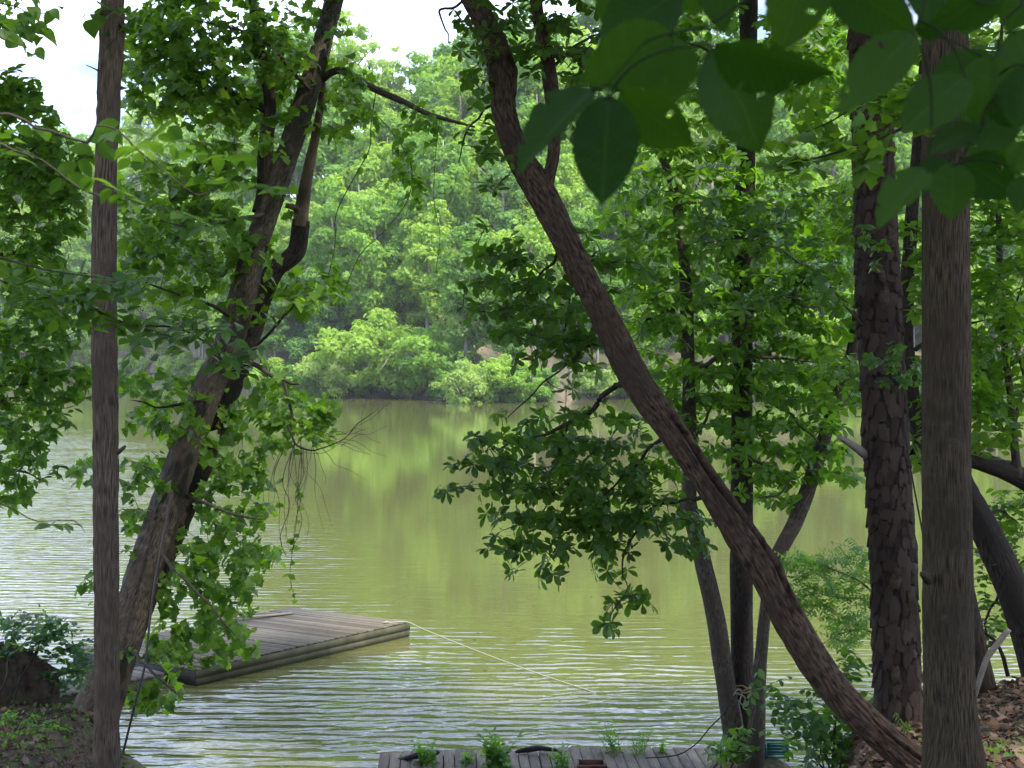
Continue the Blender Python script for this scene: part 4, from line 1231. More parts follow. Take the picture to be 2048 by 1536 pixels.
T6.stem("stub", [(1856, 1160, 7.9, 20), (1850, 1152, 7.84, 17), (1845, 1148, 7.8, 12)], M_BARK_OAK, 9, .01)
T6.canopy((2.4, 7.6, 13.6), 4.0, 2.8, 3200)
T6.finish(0)

# ------------------------------------------------------------------ curved dark tree at the bank's edge
b0 = at(1972, 1395, 13.2)
T7 = Plant("curved_tree", "dark curved trunk with a crooked limb growing at the top of the leaf-strewn bank", "tree", b0)
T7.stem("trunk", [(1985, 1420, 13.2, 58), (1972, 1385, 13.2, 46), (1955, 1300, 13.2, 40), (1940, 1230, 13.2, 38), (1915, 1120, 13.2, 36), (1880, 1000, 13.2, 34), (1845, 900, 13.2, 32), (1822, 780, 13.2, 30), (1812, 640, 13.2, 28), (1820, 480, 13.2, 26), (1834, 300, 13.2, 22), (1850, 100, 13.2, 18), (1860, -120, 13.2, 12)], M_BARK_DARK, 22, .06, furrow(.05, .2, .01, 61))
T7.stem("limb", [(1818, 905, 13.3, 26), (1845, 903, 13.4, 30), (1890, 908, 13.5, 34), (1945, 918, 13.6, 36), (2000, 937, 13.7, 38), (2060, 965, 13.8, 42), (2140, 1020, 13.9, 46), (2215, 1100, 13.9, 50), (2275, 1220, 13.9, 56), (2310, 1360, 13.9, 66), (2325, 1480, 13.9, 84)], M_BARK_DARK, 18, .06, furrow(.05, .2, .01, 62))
T7.stem("limb", [(2036, 955, 13.7, 20), (2030, 900, 13.7, 17), (2022, 800, 13.7, 15), (2008, 680, 13.7, 14), (2000, 540, 13.7, 13), (1997, 400, 13.7, 11), (2000, 200, 13.7, 8), (2004, 40, 13.7, 5)], M_BARK_LEAN, 12, .06)
T7.stem("branch", [(2028, 860, 13.7, 9), (2045, 760, 13.7, 8), (2020, 640, 13.6, 6), (2048, 560, 13.5, 4)], M_TWIG, 7, .06)
T7.stem("branch", [(1830, 700, 13.2, 10), (1900, 660, 13.0, 8), (1970, 640, 12.8, 5)], M_TWIG, 7, .06)
T7.stem("branch", [(1836, 300, 13.2, 10), (1910, 220, 13.0, 8), (1990, 160, 12.8, 5)], M_TWIG, 7, .06)
T7.foliage([(1990, 480, 70, 110, 1.1), (1985, 690, 75, 110, 1.15), (2000, 840, 65, 60, .9), (1960, 110, 85, 85, 1.0), (2010, 290, 55, 95, 1.1), (1830, 540, 35, 110, .8), (1690, 420, 60, 80, .7),
            (1960, 780, 30, 70, .9), (1840, 860, 20, 80, .7), (1680, 760, 50, 70, .8), (1840, 150, 40, 90, .8)],
           13.4, .8, .125, 'ovate', 'alternate', M_WHORL2, k=1.75)
T7.finish(300)

b0 = at(2085, 1345, 13.6)
T7b = Plant("bent_tree", "thick dark trunk bending down behind the straight trunk to the bank", "tree", b0)
T7b.stem("trunk", [(2090, 1400, 13.6, 72), (2065, 1290, 13.6, 70), (2030, 1190, 13.6, 66), (1990, 1100, 13.6, 60), (1955, 1030, 13.6, 54), (1920, 960, 13.6, 48), (1890, 880, 13.6, 42), (1872, 760, 13.7, 38), (1868, 600, 13.8, 32), (1870, 300, 13.9, 24), (1880, -80, 14, 14)], M_BARK_DARK, 26, .06, furrow(.05, .2, .011, 71))
T7b.stem("branch", [(2010, 1160, 13.6, 9), (1990, 1200, 13.8, 7), (1970, 1250, 14, 5), (1980, 1290, 14, 4)], M_TWIG, 7, .06)
T7b.stem("branch", [(1960, 1040, 13.7, 9), (2000, 1020, 13.9, 7), (2040, 1050, 14, 5)], M_TWIG, 7, .06)
T7b.foliage([(1995, 1040, 55, 60, .8), (2025, 1110, 45, 60, .8), (1965, 1150, 30, 60, .8), (1975, 1230, 45, 50, .7), (2040, 980, 30, 50, .7)], 14.2, .5, .1, 'ovate', 'alternate', M_WHORL2)
T7b.finish(150)

o = thing("bleached_stick", "bleached crooked stick propped on the leaf-strewn bank", "stick", at(1953, 1390, 12.8))
mb = MB(); P, r_ = px_path([(1950, 1392, 12.8, 10), (1962, 1350, 12.8, 12), (1975, 1315, 12.8, 13), (1995, 1288, 12.8, 13), (2018, 1258, 12.8, 12)]); tube(mb, P, r_, 8, .03); part("stick", mb, M_STICK, o, True)
o = thing("dead_sapling", "small dark dead sapling with twigs on the bank behind the stick", "sapling", at(2010, 1352, 13.2))
mb = MB()
for rows_ in ([(2016, 1352, 13.3, 9), (2005, 1310, 13.3, 8), (1990, 1282, 13.3, 7), (1965, 1262, 13.3, 5)], [(1998, 1296, 13.3, 6), (2010, 1318, 13.2, 5), (2014, 1345, 13.2, 3)], [(1990, 1282, 13.3, 6), (1970, 1296, 13.2, 6), (1952, 1290, 13.2, 4)]):
    P, r_ = px_path(rows_); tube(mb, P, r_, 7, .04)
part("stem", mb, M_BARK_DARK, o, True)

# ------------------------------------------------------------------ tree whose boughs enter beside the slim trunk
b0 = np.array([-6.6, 14.0, float(ground_z(-6.6, 14.0))])
T8 = Plant("bushy_tree", "bushy dark green tree whose boughs fill the side beyond the slim trunk", "tree", b0)
T8.stem("trunk", None, M_BARK_DARK, 20, .08, furrow(.05, .2, .01, 81), world=([b0 - [0, 0, .2], b0 + [.05, 0, 2.5], b0 + [-.1, 0, 6], b0 + [.1, 0, 9.5]], [.17, .14, .11, .04]))
for rows_ in ([(-300, 700), (-100, 680), (0, 670), (60, 676)], [(-300, 820), (-60, 780), (60, 770), (140, 745)], [(-300, 900), (-80, 830), (0, 802), (45, 796)], [(-300, 560), (-60, 520), (60, 500), (130, 480)],
              [(-290, 400), (-40, 340), (60, 300), (110, 260)], [(-300, 950), (-80, 930), (30, 940), (80, 960)], [(-290, 250), (-100, 200), (0, 190), (50, 190)]):
    T8.stem("branch", [(x, y, 14 - .2 * k, 14 - 3.5 * k) for k, (x, y) in enumerate(rows_)], M_BARK_DARK, 8, .08)
T8.foliage([(40, 270, 75, 110, 1.3), (70, 410, 95, 85, 1.2), (55, 550, 90, 75, 1.1), (110, 330, 70, 70, .8), (60, 690, 85, 75, 1.0), (55, 810, 85, 85, 1.0), (55, 930, 65, 50, .8), (130, 640, 55, 50, .8), (130, 770, 65, 50, .8), (30, 990, 45, 25, .7), (20, 180, 40, 50, 1.0)],
           13.6, .8, .115, 'ovate', 'whorl', M_EDGE, k=1.7)
T8.canopy(b0 + [0, 0, 9], 2.8, 2.2, 1800)
T8.finish(300)

# two toothed-leaf boughs from a young tree just outside the frame
gz = float(ground_z(-3.4, 6.2))
T9 = Plant("young_elm", "young tree reaching flat toothed-leaf boughs in front of the slim trunk", "tree", (-3.4, 6.2, gz))
T9.stem("trunk", None, M_BARK_GREY, 16, .08, world=([(-3.4, 6.2, gz - .1), (-3.35, 6.2, gz + 2), (-3.4, 6.15, gz + 4), (-3.3, 6.1, gz + 6.5)], [.06, .05, .04, .015]))
T9.stem("bough", [(-520, 590, 6.4, 14), (-250, 560, 6.7, 12), (-40, 560, 7, 9), (120, 600, 7, 7), (280, 640, 7, 6), (420, 690, 7, 4), (510, 725, 7, 2)], M_TWIG, 8, .05)
T9.stem("bough", [(-400, 610, 6.2, 9), (-200, 540, 6.0, 8), (-40, 520, 6.0, 6), (100, 545, 6.0, 4), (240, 560, 6.0, 2)], M_TWIG, 8, .05)
T9.stem("bough", [(-900, 420, 5.6, 14), (-400, 330, 4.6, 15), (-100, 270, 4.0, 9), (60, 235, 4.0, 7), (150, 250, 4.0, 6), (250, 310, 4.0, 4), (360, 345, 4.0, 3), (470, 390, 4.0, 2)], M_TWIG, 8, .05)
T9.stem("bough", [(-40, 262, 4.0, 6), (80, 330, 4.0, 5), (180, 380, 4.0, 4), (330, 420, 4.0, 2), (430, 450, 4.0, 2)], M_TWIG, 8, .05)
T9.stem("bough", [(-400, 900, 5.6, 11), (-100, 985, 5.0, 6), (0, 1012, 5.0, 4), (80, 1040, 5.0, 3), (170, 1065, 5.0, 2)], M_TWIG, 8, .05)
T9.stem("bough", [(-600, 60, 6.4, 11), (-200, 10, 7.5, 7), (-40, 0, 7.5, 5), (40, 20, 7.5, 3), (95, 60, 7.5, 2)], M_TWIG, 8, .05)
T9.foliage([(120, 605, 130, 38, .85), (330, 645, 120, 40, .9), (450, 695, 80, 38, .9), (240, 560, 140, 30, .6), (60, 560, 70, 40, .8), (300, 700, 80, 35, .5)], 6.9, .35, .092, 'ovate', 'alternate', M_ELM, .003)
T9.foliage([(170, 245, 110, 35, .5), (300, 315, 100, 40, .5), (420, 395, 70, 45, .55), (150, 340, 70, 35, .5), (450, 445, 40, 25, .6), (60, 250, 50, 40, .5), (230, 410, 60, 25, .4)], 4.0, .2, .078, 'ovate', 'alternate', M_ELM, .0022)
T9.foliage([(15, 1020, 35, 22, .7), (110, 1052, 50, 10, .5)], 5.0, .1, .08, 'ovate', 'alternate', M_ELM, .0022)
T9.foliage([(40, 50, 60, 45, 1.0), (15, 30, 40, 40, 1.0), (95, 70, 25, 30, .8)], 7.5, .25, .095, 'heart', 'droop', M_EDGE, .003)
T9.finish(300)

# ------------------------------------------------------------------ maple bough in front of the pine, and the pale whorled sapling
gz = float(ground_z(3.2, 6.0))
T10 = Plant("young_maple", "young maple holding a layered bough of star-lobed leaves before the pine", "tree", (3.2, 6.0, gz))
T10.stem("trunk", None, M_BARK_GREY, 14, .08, world=([(3.2, 6.0, gz - .1), (3.15, 6.0, gz + 2), (3.1, 6.05, gz + 3.8), (3.1, 6.1, gz + 6)], [.045, .038, .03, .01]))
T10.stem("bough", [(2470, 260, 6.1, 20), (2200, 190, 6.3, 14), (2050, 180, 6.5, 12), (1900, 215, 6.5, 10), (1780, 265, 6.5, 8), (1660, 310, 6.5, 6), (1560, 335, 6.5, 3)], M_TWIG, 8, .05)
T10.stem("bough", [(2200, 190, 6.3, 12), (2000, 130, 6.7, 9), (1850, 160, 6.8, 7), (1720, 215, 6.8, 5), (1600, 270, 6.8, 3)], M_TWIG, 8, .05)
T10.foliage([(1650, 275, 140, 45, .8), (1790, 220, 105, 50, .8), (1560, 330, 55, 35, .7), (1720, 325, 90, 30, .7), (1900, 210, 70, 50, .6), (1650, 200, 80, 35, .6)], 6.6, .3, .095, 'lobed', 'alternate', M_WHORL, .003)
T10.finish(200)

gz = float(ground_z(3.22, 11.7))
T11 = Plant("whorled_sapling", "thin sapling behind the pine reaching out pale whorls of oval leaves", "sapling", (3.22, 11.7, gz))
T11.stem("stem", None, M_TWIG, 10, .05, world=([(3.22, 11.7, gz - .1), at(1790, 1000, 11.7), at(1770, 700, 11.6), at(1755, 560, 11.5), at(1740, 420, 11.4)], [.022, .018, .013, .009, .004]))
T11.stem("branch", [(1770, 640, 11.6, 7), (1660, 560, 10.4, 6), (1560, 500, 9.4, 5), (1480, 480, 9, 4), (1400, 490, 9, 2)], M_TWIG, 7, .05)
T11.stem("branch", [(1770, 690, 11.6, 7), (1670, 610, 10.2, 5), (1560, 600, 9.2, 4), (1440, 620, 8.8, 2)], M_TWIG, 7, .05)
T11.foliage([(1560, 490, 95, 38, .7), (1430, 485, 70, 38, .6), (1400, 570, 45, 35, .5), (1560, 600, 90, 35, .6), (1660, 560, 45, 45, .6), (1480, 420, 80, 35, .5), (1620, 420, 60, 40, .6)], 9.0, .35, .085, 'obovate', 'whorl', M_ELM, .003)
T11.finish(200)

b0 = np.array([3.1, 10.3, float(ground_z(3.1, 10.3))])
T12 = Plant("seedling", "wispy seedling of small pale leaves in front of the pine trunk", "seedling", b0)
T12.stem("stem", None, M_TWIG, 7, .05, world=([b0, b0 + [.02, 0, .9], at(1815, 900, 10.2), at(1800, 760, 10.1), at(1770, 690, 10.0)], [.009, .008, .006, .005, .002]))
T12.foliage([(1785, 720, 60, 55, .5), (1740, 500, 40, 60, .25), (1830, 760, 30, 40, .5)], 10.1, .2, .075, 'ovate', 'whorl', M_ELM, .0022)
T12.finish(120)

# ------------------------------------------------------------------ feathery shrub over the water
b0 = np.array([4.45, 16.5, float(ground_z(4.45, 16.5))])
T13 = Plant("feathery_shrub", "feathery pale green shrub spreading fine leaflets over the water beside the pine", "shrub", b0)
for rows_ in ([(1790, 1330), (1760, 1210), (1690, 1150), (1600, 1120), (1560, 1115)], [(1790, 1340), (1770, 1240), (1720, 1200), (1640, 1190), (1590, 1200)], [(1790, 1350), (1750, 1270), (1700, 1260), (1640, 1290)], [(1790, 1330), (1780, 1190), (1740, 1130)]):
    T13.stem("branch", None, M_TWIG, 7, .06, world=([b0] + [at(x, y, 16.3 - .1 * k) for k, (x, y) in enumerate(rows_)], [.025, .02, .014, .01, .007, .003][:len(rows_) + 1]))
T13.foliage([(1640, 1140, 75, 32, 1.0), (1665, 1205, 75, 42, 1.0), (1690, 1265, 55, 35, .9), (1590, 1120, 30, 20, .9), (1720, 1150, 40, 50, .8), (1600, 1210, 35, 25, .7)], 16.1, .5, .085, 'narrow', 'fine', M_FINE, .003, sag=.2)
T13.finish(300, "leaflet")

# ------------------------------------------------------------------ low shrubs
def shrub(name, label, base, tips, blobs, Y, dY, L, style, arr, mat, nsingle=200, cat="shrub", rad=.012):
    p_ = Plant(name, label, cat, base)
    for tx, ty in tips:
        e = at(tx, ty, Y + rng.uniform(-dY, dY)); s0 = np.array(base) + rng.normal(size=3) * [.12, .12, 0]
        mid = (s0 + e) / 2 + np.array([0, 0, .12 * np.linalg.norm(e - s0)])
        p_.stem("stem", None, M_TWIG, 6, .06, world=([s0 - [0, 0, .05], mid, e], [rad, rad * .7, rad * .3]))
    p_.foliage(blobs, Y, dY, L, style, arr, mat, .003)
    return p_.finish(nsingle)


shrub("bank_shrub", "leafy green shrub filling the gap under the leaning trunk's lower end", (2.85, 12.3, float(ground_z(2.85, 12.3))),
      [(1560, 1400), (1600, 1430), (1680, 1390), (1700, 1470), (1640, 1500), (1560, 1470)],
      [(1600, 1440, 55, 45, .9), (1680, 1480, 75, 50, 1.0), (1560, 1405, 40, 25, .7), (1690, 1390, 50, 45, .9), (1620, 1500, 50, 30, .9), (1700, 1330, 40, 40, .8), (1500, 1400, 20, 30, .4)],
      12.2, .5, .105, 'ovate', 'alternate', M_SHRUB)
shrub("fern_clump", "dark fern tuft at the foot of the pine", at(1795, 1480, 10.6), [(1770, 1480), (1810, 1470), (1800, 1500)], [(1795, 1478, 45, 22, 1.2)], 10.5, .12, .045, 'narrow', 'fine', M_LOBED, 150, "fern", .004)
shrub("base_shrub", "bright green shrub hugging the foot of the three-stem clump", at(1455, 1530, 17.6), [(1440, 1490), (1480, 1500), (1500, 1480)],
      [(1455, 1512, 50, 26, 1.1), (1495, 1475, 25, 25, .6), (1470, 1445, 14, 20, .5)], 17.4, .3, .12, 'ovate', 'alternate', M_WEED)
shrub("bluish_shrub", "bluish-green shrub on the mound at the lake's edge beside the slim trunk", (-5.9, 16.7, float(ground_z(-5.9, 16.7))),
      [(30, 1240), (100, 1250), (150, 1290), (170, 1340), (60, 1290)],
      [(50, 1248, 75, 24, 1.0), (120, 1285, 65, 35, 1.0), (150, 1345, 45, 40, .9), (20, 1280, 40, 30, .9)], 16.4, .35, .105, 'ovate', 'alternate', M_BLUE)
shrub("bank_seedlings", "small yellow-green seedlings on the leaf litter beside the forked trunk", at(40, 1450, 14.8), [(20, 1440), (60, 1445), (110, 1460)],
      [(25, 1440, 30, 14, .8), (70, 1450, 30, 12, .5), (115, 1450, 20, 10, .5)], 14.6, .15, .06, 'ovate', 'alternate', M_WEED, 80, "seedlings", .004)

# ------------------------------------------------------------------ broad leaves right by the viewpoint
def broad_leaf_template(curve, fold, seed):
    r_ = np.random.default_rng(seed); n_ = 26
    V = []; UV = []
    cols = [-1, -.72, -.4, 0, .4, .72, 1]
    for i in range(n_):
        x = i / (n_ - 1)
        w = .36 * (math.sin(math.pi * min(1, x ** .82)) ** .8) * (1 - .12 * x)
        if x > .86: w *= (1 - (x - .86) / .14 * .55)
        for c in cols:
            tooth = 1 + (.045 if i % 2 else -.02) if abs(c) == 1 else 1
            y = c * w * tooth
            z = fold * abs(c) * w - curve * x * x + .012 * math.sin(x * 34 + abs(c) * 5) * abs(c) + .02 * math.sin(x * 7 + seed) * c
            V.append((x, y, z)); UV.append((x, y))
    bitten = [(int(r_.integers(6, 22)), int(r_.choice([0, 1, 4, 5]))) for _ in range(seed)]      # insect holes
    F = [(i * 7 + k, i * 7 + k + 1, i * 7 + k + 8, i * 7 + k + 7) for i in range(n_ - 1) for k in range(6) if (i, k) not in bitten]
    return np.array(V), np.array(F), np.array(UV)


BLM = []
for k, (cv, fo) in enumerate(((.08, .12), (.2, .22), (.32, .1), (.15, .4))):
    V, F, UV = broad_leaf_template(cv, fo, k)
    mb = MB(); mb.add(V, [F], 0, UV); BLM.append(mb.mesh("broad_leaf", M_NEAR, smooth=True))
gz = float(ground_z(1.25, 1.9))
NL = Plant("broadleaf_sapling", "sapling overhead with broad dark leaves hanging close to the viewpoint", "sapling", (1.25, 1.9, gz), M_STALK)
NL.stem("stem", None, M_STALK, 10, .05, world=([(1.25, 1.9, gz - .05), (1.2, 1.9, 5.2), (1.1, 1.85, 6.2), (.95, 1.8, 6.75)], [.016, .014, .011, .006]))
for rows_ in ([(2550, -250, 1.85, 16), (2200, -160, 1.8, 11), (1900, -90, 1.75, 9), (1620, -30, 1.7, 8), (1420, 40, 1.65, 7), (1340, 80, 1.62, 6), (1215, 170, 1.6, 3)],
              [(2550, -200, 1.85, 14), (2250, -40, 1.9, 9), (2060, -20, 1.9, 8), (2020, 40, 1.9, 7), (1985, 110, 1.9, 6), (1978, 140, 1.9, 4)],
              [(1995, 80, 1.9, 6), (1990, 190, 1.85, 6), (1960, 260, 1.8, 5), (1920, 320, 1.8, 4)],
              [(1900, -90, 1.75, 8), (1860, -20, 1.72, 6), (1835, 60, 1.7, 4)],
              [(1978, 120, 1.9, 4), (1930, 95, 1.9, 3), (1880, 70, 1.9, 2)]):
    NL.stem("branch", rows_, M_STALK, 8, .02)
# base px, tip px, width px, distance, turn about the midrib (deg), tip nearer(-)/farther(+) m
NEAR = [((1218, 190), (1202, 412), 136, 1.55, 8, .0, 0), ((1425, 95), (1535, 305), 170, 1.62, -10, .02, 1), ((1190, 178), (1020, 330), 88, 1.6, 55, -.02, 3), ((1240, 182), (1385, 308), 100, 1.62, 35, .02, 1),
        ((1345, 70), (1160, 165), 130, 1.66, -20, 0, 0), ((1365, -20), (1183, 92), 150, 1.75, 15, .03, 1), ((1340, 70), (1318, 215), 120, 1.7, 30, 0, 2), ((1425, -70), (1448, 66), 80, 1.8, 10, 0, 0),
        ((1610, -90), (1572, 100), 140, 1.7, -12, 0, 1), ((1660, -50), (1835, 75), 105, 1.62, 30, 0, 1), ((1845, -60), (1857, 50), 80, 1.75, 0, 0, 0), ((1430, 88), (1665, 170), 75, 1.4, 62, .02, 3),
        ((1835, 68), (1665, 200), 100, 1.45, 35, .0, 2), ((1905, 325), (1902, 442), 92, 1.75, 5, 0, 0), ((1925, 320), (2035, 392), 95, 1.8, 20, 0, 1), ((2030, 230), (1940, 305), 70, 1.85, 40, 0, 2),
        ((1935, 150), (1800, 262), 100, 1.7, 40, 0, 0), ((1860, 340), (1745, 445), 60, 1.5, 60, 0, 3), ((1985, 110), (1950, 250), 100, 1.8, 15, 0, 1), ((2060, 130), (2030, 260), 90, 1.75, 25, 0, 0),
        ((2010, -40), (1885, 62), 95, 1.8, -25, 0, 2), ((2055, 280), (2030, 350), 60, 1.7, 20, 0, 1), ((1700, -70), (1745, 40), 100, 1.8, 10, 0, 2), ((1960, 260), (1850, 300), 60, 1.8, 45, 0, 3),
        ((2050, 350), (2035, 430), 60, 1.7, 10, 0, 0), ((1830, 60), (1905, 20), 70, 1.85, 30, 0, 1), ((1270, -60), (1215, 60), 120, 1.85, -15, 0, 1), ((1990, 190), (2080, 230), 90, 1.8, 30, 0, 0),
        ((1510, -80), (1545, -5), 80, 1.8, 0, 0, 1), ((1760, -70), (1700, 60), 90, 1.7, 50, 0, 0), ((1940, 0), (1985, -60), 90, 1.8, 0, 0, 2),
        ((1985, 110), (1850, 200), 100, 1.95, 20, 0, 0), ((2030, 60), (2075, 190), 120, 1.9, 0, 0, 1), ((1960, 255), (2010, 330), 80, 1.9, 30, 0, 2), ((1900, 320), (1840, 380), 70, 1.9, 30, 0, 0), ((1730, -90), (1640, 10), 110, 1.95, 15, 0, 1), ((1945, -20), (1930, 70), 100, 2.0, 10, 0, 0), ((1990, 190), (1925, 250), 80, 1.95, 35, 0, 2), ((1340, -40), (1395, 30), 90, 1.9, 20, 0, 2), ((2060, -60), (2020, 60), 120, 2.0, 10, 0, 1)]
STALKS = []
for (bx, by), (tx, ty), wpx, Yl, turn, dy, var in NEAR:
    a = at(bx, by, Yl); t_ = at(tx, ty, Yl + dy)
    Lr = np.linalg.norm(t_ - a); X = (t_ - a) / Lr
    Z = norm(np.array([0, -1., 0]) - X * np.dot(X, [0, -1, 0])); Yv = np.cross(Z, X)
    c_, s_ = math.cos(D2R(turn)), math.sin(D2R(turn))
    Yv, Z = Yv * c_ + Z * s_, Z * c_ - Yv * s_
    W = wpx / FPX * Yl / .66 / max(.45, abs(c_)) * .95
    o = bpy.data.objects.new("leaf", BLM[var]); COL.objects.link(o); o.parent = NL.root
    M = Matrix.Identity(4)
    for r in range(3):
        M[r][0] = X[r] * Lr; M[r][1] = Yv[r] * W; M[r][2] = Z[r] * Lr * .8; M[r][3] = a[r] - NL.root.location[r]
    o.matrix_basis = M
    STALKS.append((a, X))
# each stalk runs back to the closest twig, or to a stalk already there
for q in range(len(STALKS)):
    nd = np.concatenate(NL.nodes)
    dist = [np.min(np.linalg.norm(nd - a, axis=1)) for a, X in STALKS]
    a, X = STALKS.pop(int(np.argmin(dist)))
    k = int(np.argmin(np.linalg.norm(nd - a, axis=1)))
    ln = np.linalg.norm(nd[k] - a)
    if ln > .004:
        tt = np.linspace(0, 1, 7)[:, None]
        mid = (nd[k] + a) / 2 - X * ln * .18 + [0, 0, .12 * ln]
        P = (1 - tt) ** 2 * nd[k] + 2 * (1 - tt) * tt * mid + tt ** 2 * (a + X * .004)
        tube(NL.twigs, P, np.linspace(.0017, .0011, 7), 5, .01, cap=False); NL.tw += 1
        NL.nodes.append(P[2:])
NL.finish(0)

# unseen trees added round the viewpoint to shade the bank
for k, (x, y, h_, lean) in enumerate(((-3.8, -3.2, 13, .3), (3.6, -4.5, 14, -.3), (-8.2, 4.5, 13, .2), (6.6, 3.2, 14, -.2), (.3, -9, 15, .1), (-7.5, -7, 14, .2), (8, -6, 14, -.2), (8.2, 10.5, 13, -.3), (-11, 11, 13, 0), (11.5, 15.5, 13, 0))):
    gz = float(ground_z(x, y)); b0 = np.array([x, y, gz])
    W_ = Plant("unseen_shade_tree", "tall unseen tree added around the viewpoint to shade the bank", "tree", b0, group="added shade trees around the viewpoint")
    W_.stem("trunk", None, M_BARK_GREY, 18, .2, world=([b0 - [0, 0, .2], b0 + [lean * .3, 0, h_ * .4], b0 + [lean, 0, h_]], [.2, .15, .04]))
    for q in range(5):
        a = rng.uniform(0, 6.28); z = h_ * rng.uniform(.4, .8); s0 = b0 + [lean * z / h_, 0, z]
        W_.stem("branch", None, M_BARK_GREY, 6, .4, world=([s0, s0 + [math.cos(a) * 1.4, math.sin(a) * 1.4, .6], s0 + [math.cos(a) * 3, math.sin(a) * 3, 1.1]], [.06, .045, .012]))
    W_.canopy(b0 + [lean, 0, h_ * .68], 4.4, 4.2, 4200, .22)
    W_.finish(0)

# ------------------------------------------------------------------ swim raft: deck boards, fascia, floats
ZD = .30
P0 = at(393, 1340, 24.6); P0[2] = ZD
P1 = at(820, 1243, 28.85); P1[2] = ZD
ev = P1 - P0; ev[2] = 0; LR = np.linalg.norm(ev); eu = ev / LR
pu = np.array([-eu[1], eu[0], 0]); pu = norm(pu + .10 * eu * 0 - .16 * eu)   # slightly racked frame
WR = 3.1
raft = thing("swim_raft", "weathered grey wooden swim raft floating beside the bank", "raft", P0)


def box(mb, o_, a, b_, c, rnd=None, jit=0):
    """box from corner o_ along vectors a, b_, c"""
    o_ = np.asarray(o_, float); a = np.asarray(a, float); b_ = np.asarray(b_, float); c = np.asarray(c, float)
    V = np.array([o_, o_ + a, o_ + a + b_, o_ + b_, o_ + c, o_ + a + c, o_ + a + b_ + c, o_ + b_ + c])
    if jit: V = V + rng.normal(size=V.shape) * jit
    mb.add(V, [[[0, 3, 2, 1], [4, 5, 6, 7], [0, 1, 5, 4], [1, 2, 6, 5], [2, 3, 7, 6], [3, 0, 4, 7]]], rnd)


Zv = np.array([0, 0, 1.0])
nb = 37; bw = LR / nb
for k in range(nb):
    mb = MB()
    lift = abs(rng.normal()) * .006
    box(mb, P0 + eu * (bw * k + .003) + pu * (.03 + rng.uniform(-.012, .012)) + Zv * (-.035 + lift), eu * (bw - rng.uniform(.004, .012)), pu * (WR + rng.uniform(-.03, .04)), Zv * .035, jit=.003)
    part("plank", mb, M_DECK, raft)
for off, z0, hh, nm in ((-.012, -.158, .128, "fascia_board"), (-.002, -.292, .129, "fascia_board")):
    mb = MB(); box(mb, P0 + pu * off + Zv * z0 + eu * .01, eu * (LR - .02), pu * .04, Zv * hh, jit=.002); part(nm, mb, M_FASCIA, raft)
for q0, side in ((P0, 1), (P1, -1)):
    mb = MB(); box(mb, q0 + eu * .004 * side + pu * .035 + Zv * -.31, eu * .04 * side, pu * (WR - .14), Zv * .27, jit=.002)
    part("end_board", mb, M_FLOAT if side == 1 else M_FASCIA, raft)
mb = MB(); box(mb, P0 + pu * (WR - .06) + Zv * -.29 + eu * .02, eu * (LR - .04), pu * .04, Zv * .25); part("fascia_board", mb, M_FASCIA, raft)
for k in range(4):
    mb = MB(); c0 = P0 + eu * (.35 + k * (LR - 1.6) / 3) + pu * .25 + Zv * -.5
    box(mb, c0, eu * .9, pu * (WR - .5), Zv * .4); part("float_drum", mb, M_FLOAT, raft)

# board warped up on the raft
q = at(528, 1224, 30.0); q[2] = ZD
o = thing("loose_board", "loose warped board lying across the far side of the raft with its end lifted", "board", P0 + eu * 2.6 + pu * 2.6)
_q = at(530, 1226, 29.6)
_u = float(np.dot((_q - P0)[:2], eu[:2])); c0 = P0 + eu * (LR - 2.0) + pu * (WR - .25) + Zv * .012
dv = norm(eu * .97 - pu * .22)
mb = MB(); n_ = 14; sd = np.cross(Zv, dv)
xs = np.linspace(0, 1.5, n_); lift = .10 * (1 - xs / 1.5) ** 2
ring = []
for x, lz in zip(xs, lift):
    b_ = c0 + dv * x + Zv * lz
    ring += [b_ - sd * .06, b_ + sd * .06, b_ + sd * .06 + Zv * .03, b_ - sd * .06 + Zv * .03]
F = []
for i in range(n_ - 1):
    for k in range(4):
        F.append((i * 4 + k, i * 4 + (k + 1) % 4, i * 4 + 4 + (k + 1) % 4, i * 4 + 4 + k))
F += [(3, 2, 1, 0), (n_ * 4 - 4, n_ * 4 - 3, n_ * 4 - 2, n_ * 4 - 1)]
mb.add(ring, [F]); part("board", mb, M_DECK, o)

# mooring rope from the raft corner down into the lake
a = P1 - eu * .45 + pu * .25; a[2] = ZD + .02
edge = P1 - eu * .12 + pu * -.012; edge[2] = ZD + .012
e = at(1210, 1392, 23.94); e[2] = -.05
tt = np.linspace(0, 1, 14)[:, None]
P = edge + (e - edge) * tt; P[:, 2] = .008 + (ZD + .005) * (1 - tt[:, 0]) ** 1.7 - .04 * (tt[:, 0] > .97)
e2 = at(1262, 1402, 23.6); e2[2] = -.1
P = np.vstack([a, P, e2])
o = thing("mooring_rope", "pale rope running from the raft's corner down into the water", "rope", edge)
mb = MB(); tube(mb, P, np.full(len(P), .0095), 6, .15); part("strand", mb, M_ROPE, o, True)
o = thing("rope_cleat", "small rope knot tied at the raft's far corner", "knot", a)
mb = MB()
for k in range(3): ring_rope(mb, a + [.02 * k, 0, .01], .035, .011, .02, 12, .004)
part("loop", mb, M_ROPE, o, True)

